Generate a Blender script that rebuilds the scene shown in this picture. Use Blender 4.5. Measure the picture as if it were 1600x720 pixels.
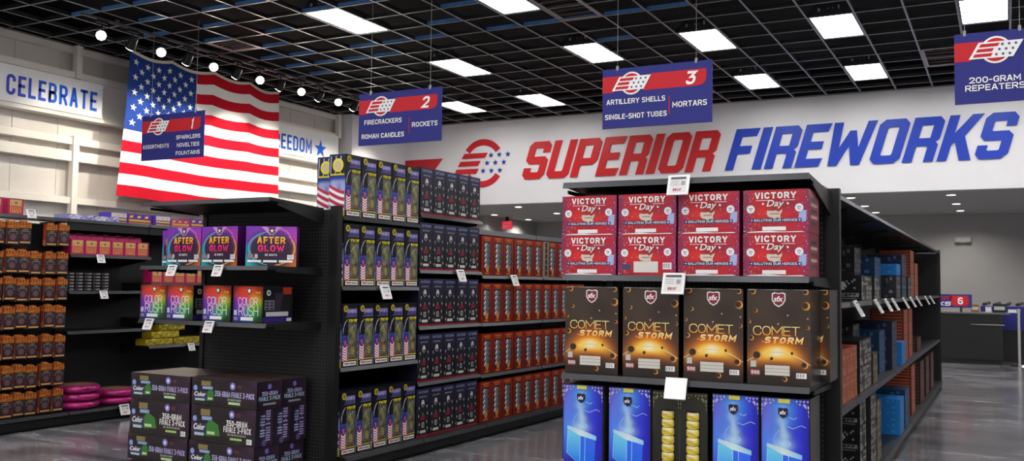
import bpy, math, random
from math import sin, cos, pi, radians as rad
from mathutils import Vector, Matrix
from mathutils.geometry import tessellate_polygon
random.seed(7)
for o in list(bpy.data.objects): bpy.data.objects.remove(o)
SC = bpy.context.scene; COL = SC.collection
H0 = 1.36                                   # eye height of the photographer above the floor

# ------------------------------------------------------------------ camera
F, YAW, PIT, ROL = 1475.0, -.4825, .0565, .0131       # focal length in pixels of a 1600x720 frame
fw = Vector((sin(YAW)*cos(PIT), cos(YAW)*cos(PIT), sin(PIT)))
rt = Vector((cos(YAW), -sin(YAW), 0)); up = rt.cross(fw)
rt2 = rt*cos(ROL)+up*sin(ROL); up2 = up*cos(ROL)-rt*sin(ROL)
cd = bpy.data.cameras.new('camera'); cam = bpy.data.objects.new('camera', cd); COL.objects.link(cam)
cd.sensor_width = 36; cd.lens = 36*F/1600; cd.clip_start = .05; cd.clip_end = 200
cam.matrix_world = Matrix(((rt2.x, up2.x, -fw.x, 0), (rt2.y, up2.y, -fw.y, 0), (rt2.z, up2.z, -fw.z, H0), (0, 0, 0, 1)))
SC.camera = cam
# ------------------------------------------------------------------ world, exposure
w = bpy.data.worlds.new('world'); SC.world = w; w.use_nodes = True
w.node_tree.nodes['Background'].inputs[0].default_value = (.5, .55, .6, 1)
w.node_tree.nodes['Background'].inputs[1].default_value = .05
SC.view_settings.view_transform = 'Standard'; SC.view_settings.look = 'None'
SC.view_settings.exposure = 0.0; SC.view_settings.gamma = 1; SC.view_settings.use_curve_mapping = False
LAMP = 19.0          # ceiling panel emission strength
DOWN = 150.0         # recessed downlight watts
SPOT = 200.0         # track spotlight watts

# ------------------------------------------------------------------ colours and materials
def lin(c): return c/12.92 if c <= .04045 else ((c+.055)/1.055)**2.4
def C(h):
    h = h.lstrip('#'); return tuple(lin(int(h[i:i+2], 16)/255) for i in (0, 2, 4))
def mix(a, b, t):
    t = min(1, max(0, t)); return tuple(a[i]*(1-t)+b[i]*t for i in range(3))
MATS = {}
def mat(name, col=None, rough=.5, metal=0, noise=0, nscale=8, emit=0, coat=0, vcol=False, bump=0, bscale=40, spec=.5):
    m = bpy.data.materials.new(name); m.use_nodes = True; nt = m.node_tree; n = nt.nodes; l = nt.links
    b = n['Principled BSDF']; b.inputs['Roughness'].default_value = rough; b.inputs['Metallic'].default_value = metal
    b.inputs['Coat Weight'].default_value = coat; b.inputs['Coat Roughness'].default_value = .12
    b.inputs['Specular IOR Level'].default_value = spec
    if vcol:
        a = n.new('ShaderNodeVertexColor'); a.layer_name = 'Col'; l.new(a.outputs['Color'], b.inputs['Base Color'])
    elif noise:
        tc = n.new('ShaderNodeTexCoord'); nz = n.new('ShaderNodeTexNoise'); r = n.new('ShaderNodeValToRGB')
        nz.inputs['Scale'].default_value = nscale; nz.inputs['Detail'].default_value = 5
        r.color_ramp.elements[0].color = (*[c*(1-noise) for c in col], 1); r.color_ramp.elements[1].color = (*[min(1, c*(1+noise)) for c in col], 1)
        r.color_ramp.elements[0].position = .3; r.color_ramp.elements[1].position = .7
        l.new(tc.outputs['Object'], nz.inputs['Vector']); l.new(nz.outputs['Fac'], r.inputs['Fac']); l.new(r.outputs['Color'], b.inputs['Base Color'])
    else: b.inputs['Base Color'].default_value = (*col, 1)
    if bump:
        tc = n.new('ShaderNodeTexCoord'); nz = n.new('ShaderNodeTexNoise'); bp = n.new('ShaderNodeBump')
        nz.inputs['Scale'].default_value = bscale; nz.inputs['Detail'].default_value = 3
        bp.inputs['Strength'].default_value = bump; bp.inputs['Distance'].default_value = .01
        l.new(tc.outputs['Object'], nz.inputs['Vector']); l.new(nz.outputs['Fac'], bp.inputs['Height']); l.new(bp.outputs['Normal'], b.inputs['Normal'])
    if emit:
        b.inputs['Emission Color'].default_value = (*col, 1); b.inputs['Emission Strength'].default_value = emit
    MATS[name] = m; return m
mat('print', rough=.4, vcol=True, spec=.3)
mat('wrap', rough=.35, vcol=True, spec=.3, coat=.35, bump=.25, bscale=9)
mat('paint', rough=.6, vcol=True, spec=.25)
mat('cloth', rough=.85, vcol=True, spec=.2)
mat('foil', rough=.28, vcol=True, metal=.25, bump=.6, bscale=30)
mat('black_steel', C('#111112'), .42, .1, .12, 6)
mat('lip', C('#34353a'), .3, .4, .08, 12)
mat('panel_black', C('#0d0d0e'), .6, 0, .15, 5)
mat('white_wall', C('#e4e3e6'), .6, 0, .015, 2)
mat('grey_wall', C('#a09f9e'), .7, 0, .03, 2)
mat('grey_ceiling', C('#aaa9a9'), .75, 0, .02, 2)
mat('clad', C('#cfcac4'), .5, 0, .03, 3)
mat('girt', C('#e6e1d8'), .45, 0, .02, 3)
mat('plenum', C('#070708'), .95, 0, .2, 3)
mat('tbar', C('#9a9a9c'), .4, .2, .05, 20)
mat('tweb', C('#38383a'), .5, .3, .05, 20)
mat('blue_strip', C('#5f9fe8'), .4, 0, .1, 20)
mat('lamp', (1, .985, .96), .5, emit=LAMP)
mat('fixture', C('#4c4e54'), .45, .5, .06, 20)
mat('clip', C('#dcdcdc'), .4, 0, .05, 20)
mat('spot_lens', (1, .93, .82), .3, emit=30)
mat('downlight', (1, .97, .92), .3, emit=6)
mat('track_black', C('#242426'), .4, .2, .05, 20)
mat('track_grey', C('#6a6868'), .4, .3, .05, 20)
mat('vent', C('#b9aaa4'), .5, .2, .1, 30)
mat('tag_white', C('#eeeeee'), .35, 0, .02, 40)
mat('chrome', C('#c8c8c8'), .15, 1, .05, 20)
mat('counter', C('#0a0a0c'), .4, 0, .1, 6)
mat('exit_red', C('#e03040'), .4, emit=.8)
mat('glassy', C('#c8c8d8'), .1, 0, .3, 15, coat=1)
def m_floor():
    m = bpy.data.materials.new('polished_floor'); m.use_nodes = True; nt = m.node_tree; n = nt.nodes; l = nt.links; b = n['Principled BSDF']
    tc = n.new('ShaderNodeTexCoord'); mp = n.new('ShaderNodeMapping'); mp.inputs['Scale'].default_value = (.5, 1.4, 1)
    mp.inputs['Rotation'].default_value = (0, 0, .5)
    a = n.new('ShaderNodeTexNoise'); a.inputs['Scale'].default_value = 1.7; a.inputs['Detail'].default_value = 7; a.inputs['Roughness'].default_value = .62; a.inputs['Distortion'].default_value = 1.6
    r = n.new('ShaderNodeValToRGB'); e = r.color_ramp.elements
    e[0].position = .32; e[0].color = (*C('#46464c'), 1); e[1].position = .74; e[1].color = (*C('#aeacb0'), 1)
    k = e.new(.5); k.color = (*C('#68676c'), 1)
    l.new(tc.outputs['Object'], mp.inputs[0]); l.new(mp.outputs[0], a.inputs['Vector']); l.new(a.outputs['Fac'], r.inputs[0]); l.new(r.outputs[0], b.inputs['Base Color'])
    b.inputs['Roughness'].default_value = .22; b.inputs['Coat Weight'].default_value = .3; b.inputs['Coat Roughness'].default_value = .12
    MATS['floor'] = m
m_floor()
def m_peg():
    m = bpy.data.materials.new('pegboard'); m.use_nodes = True; nt = m.node_tree; n = nt.nodes; l = nt.links; b = n['Principled BSDF']
    tc = n.new('ShaderNodeTexCoord'); sp = n.new('ShaderNodeSeparateXYZ'); l.new(tc.outputs['Object'], sp.inputs[0])
    def tri(o):
        f = n.new('ShaderNodeMath'); f.operation = 'MULTIPLY'; f.inputs[1].default_value = 1/.0254; l.new(o, f.inputs[0])
        g = n.new('ShaderNodeMath'); g.operation = 'FRACT'; l.new(f.outputs[0], g.inputs[0])
        s = n.new('ShaderNodeMath'); s.operation = 'SUBTRACT'; s.inputs[1].default_value = .5; l.new(g.outputs[0], s.inputs[0])
        q = n.new('ShaderNodeMath'); q.operation = 'POWER'; q.inputs[1].default_value = 2; l.new(s.outputs[0], q.inputs[0]); return q.outputs[0]
    ad = n.new('ShaderNodeMath'); l.new(tri(sp.outputs['X']), ad.inputs[0]); l.new(tri(sp.outputs['Z']), ad.inputs[1])
    lt = n.new('ShaderNodeMath'); lt.operation = 'LESS_THAN'; lt.inputs[1].default_value = .03; l.new(ad.outputs[0], lt.inputs[0])
    mx = n.new('ShaderNodeMix'); mx.data_type = 'RGBA'; l.new(lt.outputs[0], mx.inputs[0])
    mx.inputs[6].default_value = (*C('#0e0e0f'), 1); mx.inputs[7].default_value = (*C('#48484a'), 1); l.new(mx.outputs[2], b.inputs['Base Color'])
    b.inputs['Roughness'].default_value = .6; MATS['peg'] = m
m_peg()

# ------------------------------------------------------------------ mesh builder with colours per vertex
_TX = {}
def text_mesh(s, bold):
    k = (s, bold)
    if k in _TX: return _TX[k]
    c = bpy.data.curves.new('t', 'FONT'); c.body = s; c.size = 1; c.offset = bold; c.resolution_u = 2; c.fill_mode = 'FRONT'
    o = bpy.data.objects.new('t', c); COL.objects.link(o)
    dg = bpy.context.evaluated_depsgraph_get(); dg.update(); m = bpy.data.meshes.new_from_object(o.evaluated_get(dg))
    v = [(p.co.x, p.co.y) for p in m.vertices]; f = [tuple(p.vertices) for p in m.polygons]
    x0 = min(p[0] for p in v); x1 = max(p[0] for p in v); y0 = min(p[1] for p in v); y1 = max(p[1] for p in v)
    v = [((p[0]-x0)/(x1-x0)-.5, (p[1]-y0)/(y1-y0)-.5) for p in v]
    bpy.data.objects.remove(o); bpy.data.curves.remove(c); bpy.data.meshes.remove(m)
    _TX[k] = (v, f); return _TX[k]
W1 = (.9, .9, .9)
# stroke alphabet: centre lines in a unit box, r = rounded corner
def _sk():
    r = 1
    return {'A': [(0, [(0, 0), (.42, 1), (.58, 1), (1, 0)]), (0, [(.18, .3), (.82, .3)])], 'B': [(1, [(0, 0), (0, 1), (.94, 1, r), (.94, .53, r), (.1, .53)]), (1, [(0, 0), (0, .53), (1, .53, r), (1, 0, r)])],
     'C': [(0, [(1, .7), (1, 1, r), (0, 1, r), (0, 0, r), (1, 0, r), (1, .3)])], 'D': [(1, [(0, 0), (0, 1), (1, 1, r), (1, 0, r)])], 'E': [(0, [(1, 1), (0, 1), (0, 0), (1, 0)]), (0, [(0, .52), (.85, .52)])],
     'F': [(0, [(1, 1), (0, 1), (0, 0)]), (0, [(0, .5), (.85, .5)])], 'G': [(0, [(1, .7), (1, 1, r), (0, 1, r), (0, 0, r), (1, 0, r), (1, .47), (.55, .47)])], 'H': [(0, [(0, 0), (0, 1)]), (0, [(1, 0), (1, 1)]), (0, [(0, .52), (1, .52)])],
     'I': [(0, [(0, 0), (0, 1)])], 'J': [(0, [(1, 1), (1, 0, r), (0, 0, r), (0, .3)])], 'K': [(0, [(0, 0), (0, 1)]), (0, [(1, 1), (.05, .42)]), (0, [(.3, .57), (1, 0)])], 'L': [(0, [(0, 1), (0, 0), (1, 0)])],
     'M': [(0, [(0, 0), (0, 1), (.5, .3), (1, 1), (1, 0)])], 'N': [(0, [(0, 0), (0, 1), (1, 0), (1, 1)])], 'O': [(1, [(0, 0, r), (0, 1, r), (1, 1, r), (1, 0, r)])], 'P': [(0, [(0, 0), (0, 1), (1, 1, r), (1, .42, r), (0, .42)])],
     'R': [(0, [(0, 0), (0, 1), (1, 1, r), (1, .46, r), (0, .46)]), (0, [(.55, .46), (1, 0)])], 'S': [(0, [(1, .84), (1, 1, r), (0, 1, r), (0, .52, r), (1, .52, r), (1, 0, r), (0, 0, r), (0, .16)])], 'T': [(0, [(0, 1), (1, 1)]), (0, [(.5, 1), (.5, 0)])],
     'U': [(0, [(0, 1), (0, 0, r), (1, 0, r), (1, 1)])], 'V': [(0, [(0, 1), (.43, 0), (.57, 0), (1, 1)])], 'W': [(0, [(0, 1), (.25, 0), (.5, .8), (.75, 0), (1, 1)])], 'Y': [(0, [(0, 1), (.5, .45), (1, 1)]), (0, [(.5, .45), (.5, 0)])],
     '0': [(1, [(0, 0, r), (0, 1, r), (1, 1, r), (1, 0, r)])], '1': [(0, [(0, .8), (1, 1), (1, 0)])], '2': [(0, [(0, .72), (0, 1, r), (1, 1, r), (1, .58), (0, 0), (1, 0)])], '3': [(0, [(0, 1), (1, 1), (.45, .58), (1, .58, r), (1, 0, r), (0, 0, r), (0, .24)])],
     '5': [(0, [(.95, 1), (.08, 1), (.02, .56), (1, .6, r), (1, 0, r), (0, 0, r), (0, .22)])], '6': [(0, [(.95, .85), (.95, 1, r), (0, 1, r), (0, 0, r), (1, 0, r), (1, .57, r), (0, .57)])], '9': [(0, [(0, .15), (0, 0, r), (1, 0, r), (1, 1, r), (0, 1, r), (0, .43, r), (1, .43)])], '-': [(0, [(0, .45), (1, .45)])], '4': [(0, [(.75, 0), (.75, 1), (0, .3), (1, .3)])]}
SK = _sk(); SKW = {'I': 0, 'M': 1.3, 'W': 1.55, 'E': .82, 'F': .8, 'L': .78, 'T': .95, '-': .5, ' ': .45, '1': .42, 'S': .95}
class MB:
    def __init__(s, c=(.5, .5, .5)): s.v = []; s.f = []; s.c = []; s.m = []; s.mi = 0; s.col = c
    def add(s, vs, fs, col=None):
        n = len(s.v); s.v += [tuple(p) for p in vs]
        col = col or s.col
        s.c += [(col(p) if callable(col) else col) for p in vs]
        for f in fs: s.f.append(tuple(i+n for i in f)); s.m.append(s.mi)
        return s
    def box(s, x0, x1, y0, y1, z0, z1, col=None):
        return s.add([(x0, y0, z0), (x1, y0, z0), (x1, y1, z0), (x0, y1, z0), (x0, y0, z1), (x1, y0, z1), (x1, y1, z1), (x0, y1, z1)],
              [(0, 3, 2, 1), (4, 5, 6, 7), (0, 1, 5, 4), (1, 2, 6, 5), (2, 3, 7, 6), (3, 0, 4, 7)], col)
    def cyl(s, p, r, h, n=16, axis='z', col=None, r2=None):
        r2 = r if r2 is None else r2; vs = []
        for k, rr in ((0, r), (h, r2)):
            for i in range(n):
                a = 2*pi*i/n; q = (rr*cos(a), rr*sin(a), k)
                if axis == 'x': q = (q[2], q[0], q[1])
                if axis == 'y': q = (q[0], q[2], q[1])
                vs.append((p[0]+q[0], p[1]+q[1], p[2]+q[2]))
        fs = [(i, (i+1) % n, n+(i+1) % n, n+i) for i in range(n)]+[tuple(range(n-1, -1, -1)), tuple(range(n, 2*n))]
        return s.add(vs, fs, col)
    def tube(s, a, b, r, n=8, col=None, r2=None):
        a = Vector(a); b = Vector(b); d = (b-a).normalized(); e = d.orthogonal().normalized(); g = d.cross(e); r2 = r if r2 is None else r2
        vs = [p+(e*cos(2*pi*i/n)+g*sin(2*pi*i/n))*rr for p, rr in ((a, r), (b, r2)) for i in range(n)]
        return s.add(vs, [(i, (i+1) % n, n+(i+1) % n, n+i) for i in range(n)]+[tuple(range(n-1, -1, -1)), tuple(range(n, 2*n))], col)
    # flat print: fr is a frame (origin, right, up, normal); k is the layer
    def poly(s, fr, pts, col, k=1, holes=()):
        loops = [[Vector((p[0], p[1], 0)) for p in L] for L in (pts, *holes)]
        flat = [p for L in loops for p in L]; tr = tessellate_polygon(loops)
        out = []
        for t in tr:
            a, b, c = (flat[i] for i in t)
            out.append(t if (b-a).cross(c-a).z > 0 else (t[0], t[2], t[1]))
        cc = (lambda q: col) if not callable(col) else col
        n = len(s.v); s.v += [tuple(fr(p.x, p.y, k)) for p in flat]; s.c += [cc(p) for p in flat]
        for f in out: s.f.append(tuple(i+n for i in f)); s.m.append(s.mi)
    def rect(s, fr, x0, y0, x1, y1, col, k=1): s.poly(fr, [(x0, y0), (x1, y0), (x1, y1), (x0, y1)], col, k)
    def disc(s, fr, x, y, r, col, k=1, n=18, ry=None):
        s.poly(fr, [(x+r*cos(2*pi*i/n), y+(ry or r)*sin(2*pi*i/n)) for i in range(n)], col, k)
    def arc(s, fr, x, y, r0, r1, a0, a1, col, k=1, n=16, sy=1):
        A = [a0+(a1-a0)*i/n for i in range(n+1)]
        s.poly(fr, [(x+r1*cos(a), y+r1*sy*sin(a)) for a in A]+[(x+r0*cos(a), y+r0*sy*sin(a)) for a in reversed(A)], col, k)
    def star(s, fr, x, y, r, col, k=1, tilt=0):
        s.poly(fr, [(x+(r if i % 2 == 0 else r*.4)*sin(pi*i/5+tilt), y+(r if i % 2 == 0 else r*.4)*cos(pi*i/5+tilt)) for i in range(10)], col, k)
    def grid(s, fr, x0, y0, x1, y1, fn, nx, ny, k=0):
        n = len(s.v)
        for j in range(ny+1):
            for i in range(nx+1):
                a, b = i/nx, j/ny; s.v.append(tuple(fr(x0+(x1-x0)*a, y0+(y1-y0)*b, k))); s.c.append(fn(a, b))
        for j in range(ny):
            for i in range(nx):
                q = n+j*(nx+1)+i; s.f.append((q, q+1, q+nx+2, q+nx+1)); s.m.append(s.mi)
    def text(s, fr, t, cx, cy, W, Hh, col, k=2, bold=.02, shear=0, th=None):
        if all(c in SK or c == ' ' for c in t):
            th = (th or .1+bold*3.2)*Hh; gap = .85*th if len(t) > 1 else 0; ws = [SKW.get(c, 1) for c in t]
            u = (W-sum(th if c != ' ' else 0 for c in t)-gap*(len(t)-1))/max(sum(ws), .01)
            if t in ('1', 'I'): u = W
            x = cx-W/2
            for c, w in zip(t, ws):
                if c != ' ':
                    for closed, pts in SK[c]: s.stroke(fr, [(x+th/2+p[0]*w*u, cy-Hh/2+th/2+p[1]*(Hh-th), len(p) > 2) for p in pts], closed, th, col, k, cy, shear, min(w*u*.5, Hh*(.5 if c in 'OCDGU0' else .25)), [pts[q][1] in (0, 1) or c in 'EFHL-' for q in (0, -1)])
                    x += th
                x += w*u+gap
            return
        v, f = text_mesh(t, bold); n = len(s.v)
        for p in v:
            q = (cx+p[0]*W+shear*p[1]*Hh, cy+p[1]*Hh); s.v.append(tuple(fr(q[0], q[1], k))); s.c.append(col(Vector((q[0], q[1], 0))) if callable(col) else col)
        for g in f: s.f.append(tuple(i+n for i in g)); s.m.append(s.mi)
    def stroke(s, fr, pts, closed, th, col, k, cy, shear, R, caps=(1, 1)):
        V2 = [Vector((p[0], p[1])) for p in pts]; n = len(V2); out = []
        for i, p in enumerate(pts):                                # round the flagged corners
            if p[2] and (closed or 0 < i < n-1):
                a = V2[i-1]-V2[i]; b = V2[(i+1) % n]-V2[i]; r = min(R, a.length*(.92 if i == 1 and not closed else .5), b.length*(.92 if i == n-2 and not closed else .5)); a.normalize(); b.normalize()
                A0 = V2[i]+a*r; B0 = V2[i]+b*r
                for q in range(5): t = q/4; out.append(A0*(1-t)**2+V2[i]*2*t*(1-t)*.93+(A0+B0)*t*(1-t)*.07+B0*t*t)
            else: out.append(V2[i])
        m = len(out)
        if not closed:
            for a, b in ((0, 1), (-1, -2)):                         # square cap only where the stroke reaches the box edge
                if caps[a]: out[a] = out[a]+(out[a]-out[b]).normalized()*th/2
        Lf, Rt = [], []
        for i in range(m):
            a = out[i]-out[i-1] if (closed or i > 0) else out[1]-out[0]; b = out[(i+1) % m]-out[i] if (closed or i < m-1) else out[-1]-out[-2]
            if a.length < 1e-9: a = b
            if b.length < 1e-9: b = a
            a = a.normalized(); b = b.normalized(); na = Vector((-a.y, a.x)); nb = Vector((-b.y, b.x)); q = na+nb
            if q.length < 1e-6: q = na
            q.normalize(); q = q*(th/2/max(.45, q.dot(na))); Lf.append(out[i]+q); Rt.append(out[i]-q)
        b0 = len(s.v)
        for L in (Lf, Rt):
            for p in L:
                s.v.append(tuple(fr(p.x+shear*(p.y-cy), p.y, k))); s.c.append(col(Vector((p.x, p.y, 0))) if callable(col) else col)
        for i in range(m if closed else m-1):
            j = (i+1) % m; s.f.append((b0+m+i, b0+m+j, b0+j, b0+i)); s.m.append(s.mi)
    def mesh(s, name, mats, smooth=False):
        me = bpy.data.meshes.new(name); me.from_pydata(s.v, [], s.f)
        for m in (mats if isinstance(mats, (list, tuple)) else [mats]): me.materials.append(MATS[m])
        me.polygons.foreach_set('material_index', s.m)
        a = me.color_attributes.new('Col', 'FLOAT_COLOR', 'POINT')
        a.data.foreach_set('color', [x for c in s.c for x in (c[0], c[1], c[2], 1)])
        if smooth: me.polygons.foreach_set('use_smooth', [True]*len(me.polygons))
        me.update(); return me
    def build(s, name, mats, parent=None, loc=(0, 0, 0), rz=0, smooth=False):
        return put(s.mesh(name, mats, smooth), name, parent, loc, rz)
def put(me, name, parent=None, loc=(0, 0, 0), rz=0, **kw):
    o = bpy.data.objects.new(name, me); COL.objects.link(o); o.location = loc; o.rotation_euler.z = rz
    if parent: o.parent = parent
    return tag(o, **kw) if kw else o
def tag(o, label=None, cat=None, group=None, kind=None):
    if label: o['label'] = label
    if cat: o['category'] = cat
    if group: o['group'] = group
    if kind: o['kind'] = kind
    return o
def empty(name, loc, rz=0, **kw):
    return put(None, name, None, loc, rz, **kw)
EPS = .0012
def FRONT(w, d, h): return lambda x, y, k: (x-w/2, -d/2-EPS*k, y)            # print on the -Y face, origin lower left
def RIGHT(w, d, h): return lambda x, y, k: (w/2+EPS*k, x-d/2, y)             # +X face
def LEFT(w, d, h): return lambda x, y, k: (-w/2-EPS*k, d/2-x, y)
def TOP(w, d, h): return lambda x, y, k: (x-w/2, y-d/2, h+EPS*k)
ORD = ['first', 'second', 'third', 'fourth', 'fifth', 'sixth', 'seventh', 'eighth', 'ninth', 'tenth', 'eleventh', 'twelfth', 'thirteenth', 'fourteenth', 'fifteenth', 'sixteenth']
def carton(w, d, h, c): return MB(c).box(-w/2, w/2, -d/2, d/2, 0, h)

# ------------------------------------------------------------------ room shell
ZC = 4.99; ZR = H0+1.768; YB = 18.4; XL = -12.95; XR = 9; YF = -7; YBB = 24.4
def struct(name, mb, m, parent=None):
    o = mb.build(name, m, parent)
    if parent is None: o['kind'] = 'structure'
    return o
struct('floor', MB().box(XL-.5, XR+.2, YF-.2, YBB+.3, -.1, 0), 'floor')
wl = struct('wall_left', MB().box(XL-.15, XL, YF, YBB, 0, ZC+.01), 'clad')
struct('wall_back', MB().box(XL-1, XR, YBB, YBB+.15, 0, ZR+.1), 'grey_wall')
struct('wall_fascia', MB().box(XL, XR, YB, YB+.18, ZR, ZC+.01), 'white_wall')
struct('wall_plenum', MB().box(XL, XR, YB-.02, YB+.16, ZC+.012, 5.6), 'plenum')
struct('wall_plenum_left', MB().box(XL-.1, XL+.02, YF, YB, ZC+.012, 5.6), 'plenum')
struct('trim_1', MB().box(XL+.03, XR, YB-.03, YB-.001, ZC-.004, ZC+.02), 'tbar')
struct('trim_2', MB().box(XL+.001, XL+.03, YF, YB, ZC-.004, ZC+.02), 'tbar')
struct('wall_right', MB().box(XR, XR+.15, YF, YBB, 0, 5.7), 'white_wall')
struct('wall_front', MB().box(XL-.15, XR, YF-.15, YF, 0, 5.7), 'white_wall')
struct('ceiling_recess', MB().box(XL, XR, YB+.18, YBB, ZR, ZR+.1), 'grey_ceiling')
struct('wall_corner', MB().box(XL, XL+.45, 16.35, YB, 0, ZC), 'white_wall')
ceil = struct('ceiling', MB().box(XL, XR, YF, YB, 5.55, 5.65), 'plenum')
CX, CY = .6096, .62
gx0 = -2.035+CX/2; gy0 = 13.58-CY
def bar(along, p, a, b, strips=()):
    m = MB()
    def bx(u0, u1, v0, v1, z0, z1): m.box(u0, u1, v0, v1, z0, z1) if along == 'x' else m.box(v0, v1, u0, u1, z0, z1)
    e = 0 if along == 'y' else .002
    bx(a, b, p-.013, p+.013, ZC+e, ZC+.004+e); m.mi = 1
    bx(a, b, p-.003, p+.003, ZC+.004, ZC+.05); bx(a, b, p-.006, p+.006, ZC+.05, ZC+.062)
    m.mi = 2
    for f0, f1 in strips: bx(f0, f1, p-.0075, p-.0065, ZC+.012, ZC+.06)  # pale blue strips on the near face of some cross-bar webs
    m.build('grid_bar', ['tbar', 'tweb', 'blue_strip'], ceil)
x = gx0-CX*18
while x < XR:
    if x > XL: bar('y', x, YF, YB)
    x += CX
y = gy0-CY*33
while y < YB:
    if y > YF:
        strips = []
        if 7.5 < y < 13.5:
            strips = [(xx, xx+CX*1.0-.03) for xx in (gx0-CX*k for k in range(4, 17)) if random.random() < (.62 if xx > -11 and y < 11.8 else .25)]
        bar('x', y, XL, XR, strips)
    y += CY

# ceiling light panels
def light_mesh():
    fr = MB(); w, l = CX-.03, CY*2-.03
    for a in (-1, 1):
        fr.box(a*w/2-(.02 if a > 0 else 0), a*w/2+(.02 if a < 0 else 0), -l/2, l/2, .004, .05)
    for a in (-1, 1):
        fr.box(-w/2, w/2, a*l/2-(.02 if a > 0 else 0), a*l/2+(.02 if a < 0 else 0), .004, .05)
    fr.box(-w/2, w/2, -l/2, l/2, .05, .1)
    di = MB().box(-w/2+.02, w/2-.02, -l/2+.02, l/2-.02, .012, .03)
    ep = MB(); ep.add([(-w/2, -l/2-.006, .05), (w/2, -l/2-.006, .05), (w/2-.1, -l/2-.006, .19), (-w/2+.1, -l/2-.006, .19), (-w/2, -l/2, .05), (w/2, -l/2, .05), (w/2-.1, -l/2, .19), (-w/2+.1, -l/2, .19)], [(0, 1, 2, 3), (7, 6, 5, 4), (0, 4, 5, 1), (1, 5, 6, 2), (2, 6, 7, 3), (3, 7, 4, 0)])
    cl = [MB().box(a, b, -l/2-.016, -l/2-.007, c, d).mesh('clip', 'clip') for a, b, c, d in ((-.16, -.13, .08, .12), (.1, .12, .09, .14), (-.03, -.02, .1, .115), (.03, .04, .1, .115))]
    return [fr.mesh('frame', 'fixture'), di.mesh('diffuser', 'lamp'), ep.mesh('end_plate', 'fixture')]+cl
LM = light_mesh()
lcols = [-9.96, -8.13, -5.69, -3.864, -2.035, -.206, 1.62, 4.06, 6.5]
rown = {16.69: 'far row by lettered wall', 13.58: 'middle row', 10.48: 'row at the picture top'}
for ry in (16.69, 13.58, 10.48, 7.38, 4.28, 1.18, -1.92, -5.02):
    for i, cx in enumerate(lcols):
        if (ry, i) in ((10.48, 0), (13.58, 0), (10.48, 3), (10.48, 4), (10.48, 5), (16.69, 2)): continue
        e = empty('ceiling_light', (cx, ry, ZC), label=('white ceiling light panel, %s, %s column from the flag wall' % (rown[ry], ORD[i])) if ry in rown else 'white ceiling light panel overhead outside the picture', cat='light', group='rectangular ceiling light panels')
        for me, nm in zip(LM, ('frame', 'diffuser', 'end_plate', 'clip', 'clip', 'clip', 'clip')): put(me, nm, e)
# air vents in the grid
def vent(cx, cy, w, l, label):
    e = empty('ceiling_vent', (cx, cy, ZC), label=label, cat='vent', group='ceiling vents')
    m = MB()
    for a, b, c, d in ((-w/2, w/2, -l/2, -l/2+.04), (-w/2, w/2, l/2-.04, l/2), (-w/2, -w/2+.04, -l/2, l/2), (w/2-.04, w/2, -l/2, l/2)): m.box(a, b, c, d, .005, .02)
    m.build('frame', 'vent', e)
    for k in range(1, 6):
        q = MB(); yy = -l/2+l*k/6
        q.add([(-w/2+.04, yy-.035, .01), (w/2-.04, yy-.035, .01), (w/2-.04, yy+.03, .05), (-w/2+.04, yy+.03, .05), (-w/2+.04, yy-.035, .016), (w/2-.04, yy-.035, .016), (w/2-.04, yy+.03, .056), (-w/2+.04, yy+.03, .056)], [(3, 2, 1, 0), (4, 5, 6, 7), (0, 1, 5, 4), (1, 2, 6, 5), (2, 3, 7, 6), (3, 0, 4, 7)])
        q.build('slat', 'vent', e)
vent(gx0-CX*14.5, gy0-CY*3.5, CX-.03, CY-.03, 'pale square air diffuser in the ceiling above the flag')
vent(gx0-CX*5.5, gy0-CY*3.0, CX-.03, CY*2-.03, 'grey slatted air vent at the top edge of the picture')
vent(gx0+CX*1.5, gy0+CY*5.0, CX-.03, CY*2-.03, 'grey slatted air vent beside the rightmost hanging sign')

# ------------------------------------------------------------------ left wall: girts, posts, banners
R_ = H0
def wpart(name, y0, y1, z0, z1, x0, x1, m='girt'): MB().box(x0, x1, y0, y1, R_+z0, R_+z1).build(name, m, wl)
Y0, Y1 = -6.9, 16.3
wpart('girt', Y0, Y1, 3.10, 3.20, XL, XL+.16)
wpart('girt', Y0, Y1, 2.47, 2.53, XL, XL+.22)
wpart('girt_panel', Y0, Y1, 2.53, 3.10, XL, XL+.13)
wpart('girt', Y0, Y1, 2.07, 2.18, XL, XL+.16)
wpart('girt', Y0, Y1, 1.81, 1.97, XL, XL+.16)
wpart('girt', Y0, Y1, 1.15, 1.25, XL, XL+.16)
wpart('girt', Y0, Y1, 3.50, 3.60, XL, XL+.12)
for yy in (-3.25, 3.25, 9.75, 16.25):
    wpart('wall_post', yy-.05, yy+.05, -1.36, 2.2, XL+.1, XL+.2); wpart('wall_post', yy-.05, yy+.05, 3.1, 3.62, XL+.1, XL+.2)
for k in range(30):
    yy = -6.4+.76*k
    if yy < 16: wpart('panel_seam', yy-.006, yy+.006, -1.3, 3.6, XL, XL+.012, 'clad')
def wallfr(x): return lambda a, b, k: (x+.001+EPS*k, a, b)    # print on a +X facing plane: a = Y, b = Z
def banner(label, y0, y1, z0, z1, fn):
    e = empty('wall_banner', (0, 0, 0), label=label, cat='banner', group='white word banners on the flag wall')
    MB().box(XL+.205, XL+.235, y0, y1, R_+z0, R_+z1).build('board', 'tag_white', e)
    m = MB(); fn(m, wallfr(XL+.236)); m.build('lettering', 'paint', e)
BLU = C('#2060d8')
def celeb(m, f):
    m.text(f, 'CELEBRATE', 9.29, R_+2.785, 1.53, .30, lambda p: mix(C('#4a48c0'), C('#1c64e0'), (p.x-8.5)*1.2), 2, th=.155)
    m.star(f, 8.27, R_+2.785, .17, BLU, 2)
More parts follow.
